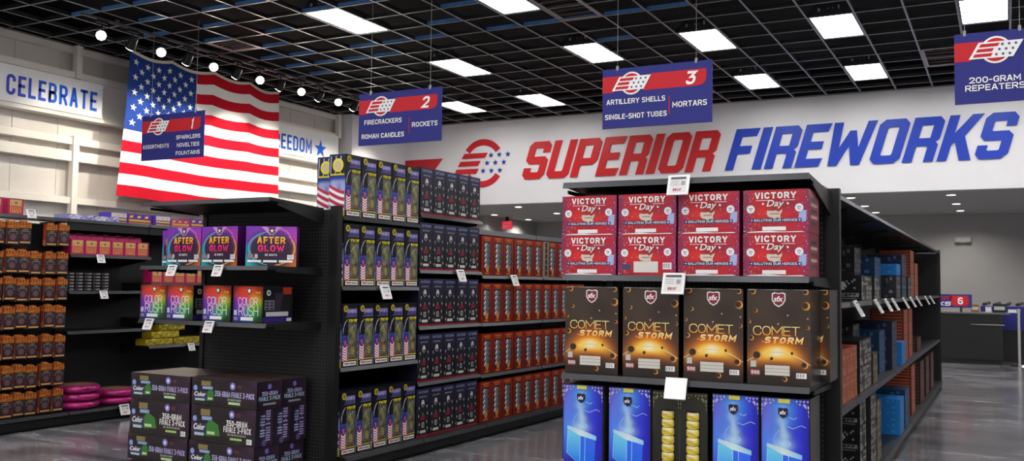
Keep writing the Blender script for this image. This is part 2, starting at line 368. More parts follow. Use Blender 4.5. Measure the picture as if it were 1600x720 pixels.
banner('white banner with the blue word CELEBRATE on the left wall', 5.4, 10.16, 2.535, 3.075, celeb)
def freed(m, f):
    m.text(f, 'FREEDOM', 14.63, R_+2.78, 1.30, .30, BLU, 2, th=.155); m.star(f, 15.56, R_+2.77, .2, BLU, 2)
banner('white banner with the blue word FREEDOM and a star, right of the flag', 12.9, 16.15, 2.535, 3.13, freed)

# ------------------------------------------------------------------ flag
RED, NAVY, WHT = C('#c8102a'), C('#22408c'), C('#f4f1ec')
def flagpos(s, t, off=0):                  # s along the wall 0..1, t up 0..1
    Y = 10.27+3.62*s-.13*(1-t)**1.5*(1-s)
    sag = .07*abs(sin(pi*((s*4.0) % 1.0)))*t**2
    z = R_+3.60-2.30*(1-t)-sag-.10*sin(pi*s)*(1-t)*.4
    x = -12.30+.05*sin(9*s+2*t)+.03*sin(23*s-3*t)*(1-t)+.04*sin(5*s)+off
    return (x, Y, z)
fm = MB()
def fcol(i, j):
    if i < 24 and j >= 12: return NAVY
    return RED if (j//2) % 2 == 0 else WHT
N, M = 60, 26
for j in range(M):
    for i in range(N):
        p = [flagpos(i/N, j/M), flagpos((i+1)/N, j/M), flagpos((i+1)/N, (j+1)/M), flagpos(i/N, (j+1)/M)]
        fm.add(p, [(0, 1, 2, 3)], fcol(i, j))
fe = fm.build('national_flag', 'cloth')
tag(fe, 'large stars and stripes flag hanging in front of the left wall', 'flag')
hm = MB(C('#e8e0d0'))
for i in range(N):
    a, b = flagpos(i/N, 1, .006), flagpos((i+1)/N, 1, .006)
    hm.add([a, b, (b[0], b[1], b[2]+.05), (a[0], a[1], a[2]+.05)], [(0, 1, 2, 3)])
hm.build('header_tape', 'cloth', fe)
sm = MB()
for r in range(9):
    for c in range(6 if r % 2 == 0 else 5):
        ss = .4*((c*2+1+(r % 2))/12); tt = 1-(7/13)*((r+1)/10)
        def ff(a, b, k, ss=ss, tt=tt):
            q = flagpos(ss+a/3.6, tt+b/2.3, .012); return q
        sm.star(ff, 0, 0, .062, WHT, 1, random.uniform(-.15, .15))
sm.build('canton_stars', 'cloth', fe)
for k in range(5):
    q = flagpos(k/4*.998+.001, 1); MB().tube((q[0], q[1], q[2]+.04), (q[0]-.01, q[1], ZC), .004, 6, C('#c0b8a8')).build('tie_cord', 'paint', fe)

# ------------------------------------------------------------------ track and spotlights
TX = -11.02
tr = MB().box(TX-.018, TX+.018, 8.42, 17.0, ZC-.075, ZC-.04).build('track_rail', 'track_grey')
tag(tr, 'long grey lighting track along the ceiling above the flag', 'track')
for y in (9, 11, 13, 15): MB().box(TX-.012, TX+.012, y-.03, y+.03, ZC-.04, ZC).build('rail_clip', 'track_grey', tr)
def spot(i, y, facing):
    e = empty('track_spotlight', (TX, y, ZC-.075), label='black track spotlight %s, %s along the track' % ('with a glowing lens' if facing else 'turned towards the wall', ORD[i]), cat='spotlight', group='track spotlights')
    MB().box(-.02, .02, -.09, .09, -.035, 0).build('adapter', 'track_black', e)
    MB().tube((0, 0, -.035), (0, 0, -.13), .01, 8).build('stem', 'track_black', e)
    d = Vector((.62, -.55, -.38)).normalized() if facing else Vector((-.66, .1, -.72)).normalized()
    c = Vector((0, 0, -.19)); a = c-d*.085; b = c+d*.085
    h = MB(); h.tube(a, b, .052, 16, r2=.075); h.tube(a-d*.02, a, .035, 12, r2=.052); h.build('head', 'track_black', e)
    MB().tube(b+d*.001, b+d*.008, .064, 18).build('lens', 'spot_lens', e)
    ld = bpy.data.lights.new('spot_bulb', 'SPOT'); ld.energy = SPOT*(1 if not facing else .6); ld.color = (1, .9, .76); ld.spot_size = rad(75); ld.spot_blend = .7; ld.shadow_soft_size = .05
    lo = bpy.data.objects.new('spot_bulb', ld); COL.objects.link(lo); lo.parent = e; lo.location = b+d*.02
    lo.rotation_euler = d.to_track_quat('-Z', 'Y').to_euler()
for i in range(16): spot(i, 8.75+.52*i, i % 2 == 0)

# ------------------------------------------------------------------ hanging signs
SNAVY, SRED = C('#2c2f7d'), C('#c4242f')
def logo(m, f, cx, cy, s, back, k=1):      # s = width of the slanted emblem
    hh = .41*s; sh = .23*s
    def par(u0, u1, v0, v1, col, kk): m.poly(f, [(cx+u0*s+sh*(v0-.5), cy+(v0-.5)*hh), (cx+u1*s+sh*(v0-.5), cy+(v0-.5)*hh), (cx+u1*s+sh*(v1-.5), cy+(v1-.5)*hh), (cx+u0*s+sh*(v1-.5), cy+(v1-.5)*hh)], col, kk)
    if back:
        m.disc(f, cx, cy, .345*s, W1, k, 30)
        m.arc(f, cx, cy, .2*s, .295*s, rad(35), rad(145), SRED, k+1); m.arc(f, cx, cy, .2*s, .295*s, rad(215), rad(325), SRED, k+1)
        par(-.5, .5, 0, 1, W1, k+2)
    else:
        m.arc(f, cx, cy, .285*s, .385*s, rad(35), rad(145), SRED, k); m.arc(f, cx, cy, .285*s, .385*s, rad(215), rad(325), SRED, k)
    for j, (a, b) in enumerate(((-.43, -.02), (-.43, -.06), (-.43, -.0))):
        par(a, b, .1+.3*j, .1+.3*j+.2, SRED, k+3)
    for r in range(3):
        for c in range(3):
            v = .2+.3*r; m.star(f, cx+(.08+.15*c)*s+sh*(v-.5), cy+(v-.5)*hh, .05*s, C('#2a3f9c') if not back else C('#26306e'), k+3)
def sign(xc, num, lines, label, w=1.215, top=2.345, bot=1.695):
    Ys = 9.5; h = top-bot
    e = empty('hanging_sign', (xc, Ys, R_+bot), label=label, cat='sign', group='hanging aisle signs')
    m = MB(SNAVY).box(-w/2, w/2, -.008, .008, 0, h); f = lambda x, y, k: (x-w/2, -.008-.0025*k, y)
    m.poly(f, [(0, h*.6), (.135, h*.6), (.135+.12, h*.87), (0, h*.87)], SRED, 1)
    if num:
        x1 = w-.06
        m.poly(f, [(.46, h*.6), (x1-.1, h*.6)]+[(x1-.1+.1*sin(a), h*.7-.1*cos(a)*.65) for a in (.4, .8, 1.2)]+[(x1, h*.75), (x1, h*.87), (.46+.1, h*.87)], SRED, 1)
        m.text(f, num, w-.22, h*.735, .1 if num != '1' else .035, .14, W1, 3, .03, .2)
    else: m.poly(f, [(w-.06, h*.6), (w, h*.6), (w, h*.76)], SRED, 1)
    logo(m, f, .335 if num else w*.55, h*.735, .36, True, 2)
    for (t, x, y, W, Hh) in lines: m.text(f, t, x*w, y*h, W*w, Hh*h, W1, 3, th=.17)
    if num in '23' and num: m.rect(f, .62*w, .17*h, .628*w, .47*h, SRED, 2)
    m.build('board', 'paint', e)
    for a in (-.36, .36):
        MB(C('#8a8a8a')).tube((a*w, 0, h), (a*w, 0, ZC-R_-bot), .003, 6).build('wire', 'paint', e)
        MB(C('#9a9a9a')).box(a*w-.012, a*w+.012, -.012, .012, h-.02, h+.03).build('clip', 'paint', e)
sign(-10.41, '1', [('ASSORTMENTS', .245, .30, .43, .085), ('SPARKLERS', .765, .46, .38, .085), ('NOVELTIES', .765, .29, .355, .085), ('FOUNTAINS', .765, .115, .38, .085)], 'navy hanging aisle sign 1 in front of the flag')
sign(-6.55, '2', [('FIRECRACKERS', .305, .44, .46, .09), ('ROMAN CANDLES', .305, .17, .52, .09), ('ROCKETS', .81, .33, .3, .09)], 'navy hanging aisle sign 2 for firecrackers and rockets')
sign(-3.27, '3', [('ARTILLERY SHELLS', .315, .44, .545, .085), ('SINGLE-SHOT TUBES', .315, .19, .575, .085), ('MORTARS', .805, .32, .305, .09)], 'navy hanging aisle sign 3 for artillery shells and mortars')
sign(-.085, '', [('200-GRAM', .53, .325, .67, .085), ('REPEATERS', .53, .215, .78, .085)], 'navy hanging sign for 200-gram repeaters at the right edge', w=.62)

# ------------------------------------------------------------------ wall lettering on the fascia
def glyph(ch):
    w, s, c, g = .64, .2, .11, .02
    G = {
     'O': ([(c, 0), (w-c, 0), (w, c), (w, 1-c), (w-c, 1), (c, 1), (0, 1-c), (0, c)], [[(s+g, s-.02), (w-s-g, s-.02), (w-s, s+g), (w-s, 1-s-g), (w-s-g, 1-s+.02), (s+g, 1-s+.02), (s, 1-s-g), (s, s+g)]], w),
     'U': ([(c, 0), (w-c, 0), (w, c), (w, 1), (w-s, 1), (w-s, s+g), (w-s-g, s-.02), (s+g, s-.02), (s, s+g), (s, 1), (0, 1), (0, c)], [], w),
     'I': ([(0, 0), (s+.02, 0), (s+.02, 1), (0, 1)], [], s+.02),
     'E': ([(0, 0), (.54, 0), (.58, .19), (s, .19), (s, .41), (.5, .41), (.5, .59), (s, .59), (s, .81), (.54, .81), (.58, 1), (0, 1)], [], .58),
     'F': ([(0, 0), (s, 0), (s, .39), (.5, .39), (.5, .58), (s, .58), (s, .81), (.54, .81), (.58, 1), (0, 1)], [], .58),
     'P': ([(0, 0), (s, 0), (s, .31), (w-c, .31), (w, .31+c), (w, 1-c), (w-c, 1), (0, 1)], [[(s, .49), (w-s, .49), (w-s, .82), (s, .82)]], w),
     'R': ([(0, 0), (s, 0), (s, .35), (w-s-.03, .35), (w-s, .31), (w-s, 0), (w, 0), (w, .38), (w-.07, .44), (w, .5), (w, 1-c), (w-c, 1), (0, 1)], [[(s, .53), (w-s, .53), (w-s, .82), (s, .82)]], w),
     'S': ([(0, c), (c, 0), (w-c, 0), (w, c), (w, .5), (w-c, .6), (s+.02, .6), (s, .62), (s, .8), (s+.02, .82), (w-s-.02, .82), (w-s, .8), (w-s, .7), (w, .7), (w, 1-c), (w-c, 1), (c, 1), (0, 1-c), (0, .5), (c, .4), (w-s-.02, .4), (w-s, .38), (w-s, .2), (w-s-.02, .18), (s+.02, .18), (s, .2), (s, .3), (0, .3)], [], w),
     'W': ([(.1, 0), (.3, 0), (.45, .45), (.6, 0), (.8, 0), (.92, 1), (.72, 1), (.665, .4), (.52, .8), (.38, .8), (.235, .4), (.18, 1), (-.02, 1)], [], .92),
     'K': ([(0, 0), (s, 0), (s, .33), (.25, .42), (.45, 0), (.68, 0), (.42, .53), (.68, 1), (.45, 1), (s, .6), (s, 1), (0, 1)], [], .66)}
    return G[ch]
def word(txt, xa, xb, z0, z1, colfn, label):
    sh = .3; hh = z1-z0; gap = .075
    tot = sum(glyph(c)[2] for c in txt)+gap*(len(txt)-1); k = (xb-xa-sh*hh)/tot
    e = empty('wall_lettering', (xa, YB-.03, R_+z0), label=label, cat='lettering')
    x = 0
    for ch in txt:
        o, holes, w = glyph(ch); m = MB()
        fr = lambda a, b, kk: (a, .006*(1-kk), b)
        tf = lambda L: [(x+p[0]*k+sh*hh*p[1], p[1]*hh) for p in L]
        m.poly(fr, tf(o), colfn, 1, [tf(q) for q in holes])
        for L in [o]+holes:
            L = tf(L); n = len(L)
            for i in range(n):
                a, b = L[i], L[(i+1) % n]
                m.add([(a[0], 0, a[1]), (b[0], 0, b[1]), (b[0], .029, b[1]), (a[0], .029, a[1])], [(0, 1, 2, 3)], colfn(Vector((a[0], a[1], 0))))
        m.build('letter', 'print', e); x += (w+gap)*k
word('SUPERIOR', -9.42, -4.95, 2.29, 3.105, lambda p: C('#c81f24'), 'huge red slanted lettering of the left word on the white back wall')
word('FIREWORKS', -4.9, .27, 2.29, 3.095, lambda p: C('#1f41b4'), 'huge blue slanted lettering of the right word on the white back wall')
m = MB(); f = lambda x, y, k: (x, YB-.01-.002*k, y); logo(m, f, -10.40, R_+2.70, 1.42, False, 1)
m.poly(f, [(-12.49, R_+2.5), (-11.75, R_+2.5), (-11.45, R_+2.86), (-12.49, R_+2.86)], SRED, 1)
tag(m.build('wall_emblem', 'print'), 'red and blue stars-and-stripes circle emblem left of the red wall lettering', 'emblem')

# ------------------------------------------------------------------ recess: downlights, exit sign, cashier counter
DLN = ['nearest above the right gondola end', 'second above the right gondola end', 'third above the right gondola end', 'nearest at far right', 'second at far right', 'third at far right', 'brightest right of the tall boxes', 'leftmost one', 'just left of the red boxes endcap', 'by the exit sign']+['hidden from view']*5
for i, (px, py) in enumerate([(-2.67, 19.35), (-2.67, 21.4), (-2.67, 23.3), (-.89, 19.35), (-.89, 21.4), (-.89, 23.3), (-9.9, 19.2), (-11.62, 21.2), (-9.88, 21.25), (-11.6, 23.1), (-6.3, 21.3), (-4.5, 21.3), (1.0, 21.4), (2.8, 21.4), (2.8, 23.3)]):
    e = empty('recessed_downlight', (px, py, ZR), label='small round downlight in the grey ceiling, %s' % DLN[i], cat='downlight', group='recessed downlights')
    MB().cyl((0, 0, -.006), .1, .006, 20).build('trim_ring', 'clip', e); MB().cyl((0, 0, -.009), .075, .003, 20).build('lens', 'downlight', e)
    ld = bpy.data.lights.new('downlight_bulb', 'SPOT'); ld.energy = DOWN; ld.color = (1, .95, .88); ld.spot_size = rad(150); ld.spot_blend = .8; ld.shadow_soft_size = .07
    lo = bpy.data.objects.new('downlight_bulb', ld); COL.objects.link(lo); lo.parent = e; lo.location = (0, 0, -.012)
e = empty('exit_sign', (-11.67, 22.0, R_+1.45), label='small red lit exit sign below the grey ceiling', cat='sign')
MB().box(-.14, .14, -.02, .02, 0, .2).build('housing', 'exit_red', e); MB().box(-.04, .04, -.015, .015, .2, .32).build('mount', 'track_black', e)
m = MB(); m.text(lambda x, y, k: (x, -.021-.001*k, y), 'EXIT', 0, .1, .2, .1, W1, 1, .03); m.build('lettering', 'paint', e)
e = empty('emergency_light', (-.88, YBB-.01, R_+1.1), label='small pale fixture on the grey back wall above the counter', cat='fixture')
MB().box(-.17, .17, -.09, 0, 0, .12).build('housing', 'grey_ceiling', e); MB().cyl((-.1, -.13, .06), .05, .04, 12, 'y').build('lamp_head', 'grey_ceiling', e); MB().cyl((.1, -.13, .06), .05, .04, 12, 'y').build('lamp_head', 'grey_ceiling', e)
tag(MB().box(XL, -12.0, 21.5, YBB, 0, ZR).build('wall_partition', 'grey_wall'), kind='structure')
e = empty('checkout_counter', (-1.7, 19.45, 0), label='black checkout counter at the end of the right aisle', cat='counter')
MB().box(-1.2, 1.63, 0, .7, .08, .92).build('body', 'counter', e); MB().box(-1.22, 1.75, -.04, .74, .92, .95).build('worktop', 'track_grey', e)
MB().box(-1.15, 1.58, .03, .67, 0, .08).build('plinth', 'panel_black', e)
MB().box(1.1, 1.66, -.035, -.02, .72, .735).build('rail', 'chrome', e)
e = empty('checkout_sign', (-1.35, 19.43, .95), label='navy checkout sign with a red badge 6 above the counter', cat='sign')
m = MB(SNAVY).box(-.8, .78, -.03, .03, .08, .325); f = lambda x, y, k: (x, -.03-.003*k, y)
m.text(f, 'SUPERIOR', -.05, .25, 1.0, .075, SRED, 1, .035, .25); m.text(f, 'FIREWORKS', -.08, .15, 1.02, .075, W1, 1, .035, .25)
m.poly(f, [(.44, .14), (.47, .11), (.7, .11), (.73, .14), (.73, .27), (.7, .3), (.4, .3)], SRED, 1); m.text(f, '6', .59, .205, .09, .13, W1, 2, .03)
m.build('board', 'print', e)
for a in (-.6, .6): MB().box(a-.02, a+.02, -.02, .02, 0, .08).build('foot', 'track_black', e)
e = empty('bagging_counter', (.25, 20.4, 0), label='navy and black bagging counter beyond the checkout', cat='counter')
MB(SNAVY).box(-.7, 1.0, 0, .6, .6, 1.05).build('screen', 'paint', e); MB().box(-.7, 1.0, .05, .55, 0, .6).build('base', 'counter', e)
for i in range(9):
    a = -1.0+i*.19
    e = empty('rolled_bag', (a+.65, 20.7, 1.051), rz=1.2+.1*(i % 3), label='dark rolled bag on top of the bagging counter, %s from the left' % ORD[i], cat='bag', group='rolled bags on the bagging counter')
    MB(C('#33343a')).tube((-.13, 0, .035), (.13, 0, .06), .03, 8).build('roll', 'print', e); MB(C('#8a8a90')).tube((-.01, 0, .047), (.01, 0, .048), .033, 8).build('band', 'print', e)
for i, (a, cc, ww, hh) in enumerate([(-.42, '#8a6a3a', .13, .14), (-.2, '#c8c8cc', .1, .1), (-.02, '#202022', .22, .16), (.2, '#d8d8dc', .16, .06)]):
    c = C(cc); m = MB(c).box(-ww/2, ww/2, -.06, .06, 0, hh); m.box(-ww/2*.8, ww/2*.8, -.065, -.06, hh*.3, hh*.7, mix(c, W1, .5))
    tag(m.build('counter_item', 'print', None, (a-.1, 19.6, .951)), ['small brown candy box on the checkout counter', 'small pale card holder on the checkout counter', 'black card terminal on the checkout counter', 'low white stack of paper on the checkout counter'][i], 'item', 'things on the checkout counter')
e = empty('stanchion', (.19, 19.35, 0), label='chrome queue post at the right edge of the picture', cat='post')
MB().cyl((0, 0, 0), .17, .025, 24, r2=.12).build('base', 'chrome', e); MB().tube((0, 0, .025), (0, 0, .98), .03, 12).build('pole', 'chrome', e); MB().tube((0, 0, .98), (0, 0, 1.03), .04, 12).build('cap', 'chrome', e)

# ================================================================== products (meshes; each is placed as its own thing)
P = {}
def noise01(x, y, s=0):
    v = sin(x*12.9898+y*78.233+s*37.7)*43758.5453; return v-math.floor(v)
def smooth(x, y, s=0):
    i, j = math.floor(x), math.floor(y); u, v = x-i, y-j; u = u*u*(3-2*u); v = v*v*(3-2*v)
    return (noise01(i, j, s)*(1-u)+noise01(i+1, j, s)*u)*(1-v)+(noise01(i, j+1, s)*(1-u)+noise01(i+1, j+1, s)*u)*v
def barcode(m, f, x, y, w, h, k=2):
    m.rect(f, x, y, x+w, y+h, W1, k)
    n = 9
    for i in range(n):
        if i % 3 != 2: m.rect(f, x+w*(.1+.8*i/n), y+h*.2, x+w*(.1+.8*(i+.5)/n), y+h*.85, (.05, .05, .05), k+1)
def scrib(m, f, cx, cy, W, H, col, k=2, n=8):                  # small print too blurred to read: letter-like blocks
    r = random.Random(int(W*9999)+n); p = W/n
    for i in range(n):
        x = cx-W/2+p*i
        m.rect(f, x, cy-H/2, x+p*.3, cy+H/2*r.uniform(.7, 1), col, k); m.rect(f, x, cy+H*r.choice((-.5, -.1, .3)), x+p*.8, cy+H*.5, col, k) if r.random() < .6 else m.rect(f, x+p*.5, cy-H/2, x+p*.78, cy+H/2, col, k)
def shield(m, f, x, y, s, k=2, c1='#8a1f30', band='#f2f2f2'):
    pts = [(-.5, .42), (-.3, .5), (0, .44), (.3, .5), (.5, .42), (.5, -.1), (.3, -.42), (0, -.6), (-.3, -.42), (-.5, -.1)]
    m.poly(f, [(x+p[0]*s, y+p[1]*s) for p in pts], C(band), k); m.poly(f, [(x+p[0]*s*.84, y+p[1]*s*.84) for p in pts], C(c1), k+1)
    m.text(f, 'sfx', x, y+.02*s, .66*s, .42*s, W1, k+2, .03, .15)
# ---- red patriotic carton
def victory(back=False):
    w, d, h = .298, .27, .2; m = carton(w, d, h, C('#7d1626')); f = FRONT(w, d, h); rnd = random.Random(3)
    base = C('#c41c2a'); pur = C('#4a2a62'); drk = C('#4a1c28'); hot = C('#f8321a')
    def bg(a, b):
        e = max(0, 1-a*6) if a < .5 else max(0, 1-(1-a)*9)*.8; n = smooth(a*4, b*3, 2)
        c = mix(base, hot, max(0, 1-((a-.45)**2*9+(b-.45)**2*14)*1.3)*.8); c = mix(c, drk, max(0, n-.5)*1.1*(1 if b < .7 else .4)); c = mix(c, pur, e*.75); return mix(c, C('#9a2c80'), max(0, a-.6)*smooth(a*6, b*5, 5)*1.4)
    m.grid(f, 0, 0, w, h, bg, 22, 16, .3)
    for i in range(230):
        x = rnd.random(); x = x if rnd.random() < .45 else (x*.2 if rnd.random() < .6 else 1-x*.15); y = rnd.random(); r = rnd.uniform(.0008, .0022)
        c = rnd.choice([W1, C('#b9c4f0'), C('#e06070'), C('#2a3068'), C('#ffd8d8')])
        m.poly(f, [(x*(w-.006)+.003-r, y*(h-.006)+.003), (x*(w-.006)+.003, y*(h-.006)+.003-r), (x*(w-.006)+.003+r, y*(h-.006)+.003), (x*(w-.006)+.003, y*(h-.006)+.003+r)], c, 1)
    m.text(f, 'VICTORY', w/2, h*.865, w*.63, h*.15, W1, 3, th=.24)
    m.rect(f, w*.2, h*.745, w*.41, h*.757, W1, 3); m.rect(f, w*.6, h*.745, w*.8, h*.757, W1, 3)
    m.text(f, 'Day', w*.5, h*.66, w*.25, h*.2, W1, 3, .012, .3)
    for a in (.31, .69): m.disc(f, w*a, h*.67, .005, W1, 2, 10)
    for a, y in ((.12, .55), (.86, .57)):
        m.disc(f, w*a, h*y, .019, W1, 2, 16); m.rect(f, w*a-.009, h*y+.001, w*a+.009, h*y+.006, C('#8090b8'), 3); m.rect(f, w*a-.006, h*y-.008, w*a+.006, h*y-.004, C('#8090b8'), 3)
    us = [(-.5, .3), (-.1, .27), (.1, .3), (.2, .18), (.3, .22), (.42, .33), (.5, .4), (.46, .15), (.38, .0), (.36, -.15), (.4, -.42), (.3, -.3), (.1, -.3), (-.02, -.5), (-.15, -.3), (-.4, -.22), (-.52, .0)]
    m.poly(f, [(w*.49+p[0]*.07, h*.43+p[1]*.056) for p in us], C('#d8d0c0'), 2); m.rect(f, w*.42, h*.425, w*.56, h*.45, C('#b07878'), 3)
    if not back:
        m.rect(f, w*.1, h*.245, w*.9, h*.33, C('#232a68'), 2); m.text(f, 'SALUTING OUR HEROES', w*.5, h*.288, w*.66, h*.055, W1, 3, th=.17)
        for a in (.135, .865): m.star(f, w*a, h*.288, .005, W1, 3)
        m.rect(f, w*.3, h*.05, w*.66, h*.14, W1, 2)
        m.poly(f, [(w*.05, 0.001), (w*.95, .001), (w*.9, .006), (w*.6, .004), (w*.4, .009), (w*.1, .005)], W1, 3)
        m.poly(f, [(w*.84, h*.25), (w*.96, h*.25), (w*.97, h*.5), (w*.9, h*.52), (w*.86, h*.44)], C('#a8b8e8'), 2)
    else:
        m.rect(f, w*.28, h*.07, w*.7, h*.34, C('#e2dcd8'), 2); barcode(m, f, w*.78, h*.15, w*.15, h*.16); m.rect(f, w*.08, h*.15, w*.24, h*.27, C('#44406a'), 2)
    g = RIGHT(w, d, h); m.grid(g, 0, 0, d, h, lambda a, b: mix(C('#5a2a34'), C('#a02438'), smooth(a*5, b*4, 8)), 8, 6, .3)
    for q in range(5): m.rect(g, d*.2, h*(.2+.14*q), d*.8, h*(.27+.14*q), C('#b8a8a0') if q % 2 else C('#302a30'), 1)
    P['vic_b' if back else 'vic'] = m.mesh('carton', 'wrap')
victory(); victory(True)
# ---- comet carton
def comet():
    w, d, h = .286, .25, .436; m = carton(w, d, h, C('#1c1512')); f = FRONT(w, d, h); cx, cy = .48, .34
    def bg(a, b):
        c = mix(C('#32251e'), C('#453529'), smooth(a*3, b*4, 3)); c = mix(c, C('#221812'), max(0, .35-b)*2.4)
        hz = cy-(a-cx)**2*.45; dd = b-hz; g = math.exp(-((a-cx)**2)*9)
        t = g*math.exp(-(dd*dd)*(55 if dd > 0 else 120)); c = mix(c, C('#f07808'), t*1.5); t2 = math.exp(-((a-cx)**2)*16-dd*dd*300); c = mix(c, C('#ffd850'), t2*1.9); t3 = math.exp(-((a-cx)**2)*120-dd*dd*900)
        return mix(c, (1, .97, .85), t3*1.2)
    m.grid(f, 0, 0, w, h, bg, 30, 44, .3)
    n = 22; up_ = [(w*i/n, h*(cy-(i/n-cx)**2*.45)+.002*math.exp(-((i/n-cx)**2)*8)+.0012) for i in range(n+1)]; dn = [(w*i/n, h*(cy-(i/n-cx)**2*.45)-.0012) for i in range(n, -1, -1)]
    m.poly(f, up_+dn, lambda p: mix(C('#f4ead8'), C('#ffd070'), math.exp(-((p.x/w-cx)**2)*10)), 1)
    for x, y, r in ((.1, .985, .05), (.93, .985, .05), (.14, .775, .037), (.02, .655, .03), (.02, .485, .048), (.17, .30, .085), (.4, .27, .037), (.72, .335, .03), (.91, .215, .062), (.6, .065, .048), (.95, .83, .075), (.98, .605, .035)):
        y = min(y, .975); x = min(max(x, .07), .93) if r > .04 else min(max(x, .04), .96)
        m.disc(f, w*x, h*y, w*r*.9, lambda p, x=x, r=r: mix(C('#6a3a18'), C('#ffb040'), .5+.6*(p.x-w*x)/(w*r)), 2, 18); m.disc(f, w*x-w*r*.12, h*y+w*r*.12, w*r*.66, C('#33231a'), 3, 14)
    for x, y in ((.96, .7), (.5, .64), (.65, .73), (.6, .2), (.25, .45)): m.disc(f, w*x, h*y, .004, C('#e0a080'), 2, 8)
    shield(m, f, w*.51, h*.9, .062, 4)
    m.text(f, 'COMET', w*.47, h*.565, w*.74, h*.098, lambda p: mix(C('#ffb030'), C('#fff0a0'), (p.y/h-.52)*10), 5, th=.095)
    m.text(f, 'STORM', w*.59, h*.468, w*.6, h*.07, lambda p: mix(C('#ffb020'), C('#fff4b8'), (p.y/h-.43)*12), 6, .035, .25, .27)
    m.rect(f, w*.29, h*.1, w*.68, h*.205, C('#d8d4cc'), 4)
    for q in (.135, .17): m.rect(f, w*.29, h*q-.0008, w*.68, h*q+.0008, C('#7a6a60'), 5)
    barcode(m, f, w*.78, h*.08, w*.16, h*.055, 4)
    m.rect(f, w*.06, h*.18, w*.15, h*.245, C('#c8c4c0'), 4); m.rect(f, w*.06, h*.095, w*.21, h*.15, C('#a8525a'), 4); m.text(f, '500', w*.135, h*.125, w*.13, h*.035, W1, 5, .03)
    m.poly(f, [(w*.03, h*.992), (w*.2, h*.998), (w*.45, h*.994), (w*.7, h*.999), (w*.97, h*.994), (w*.97, h*1.0), (w*.03, h*1.0)], C('#e8e4dc'), 4)
    P['comet'] = m.mesh('carton', 'wrap')
comet()
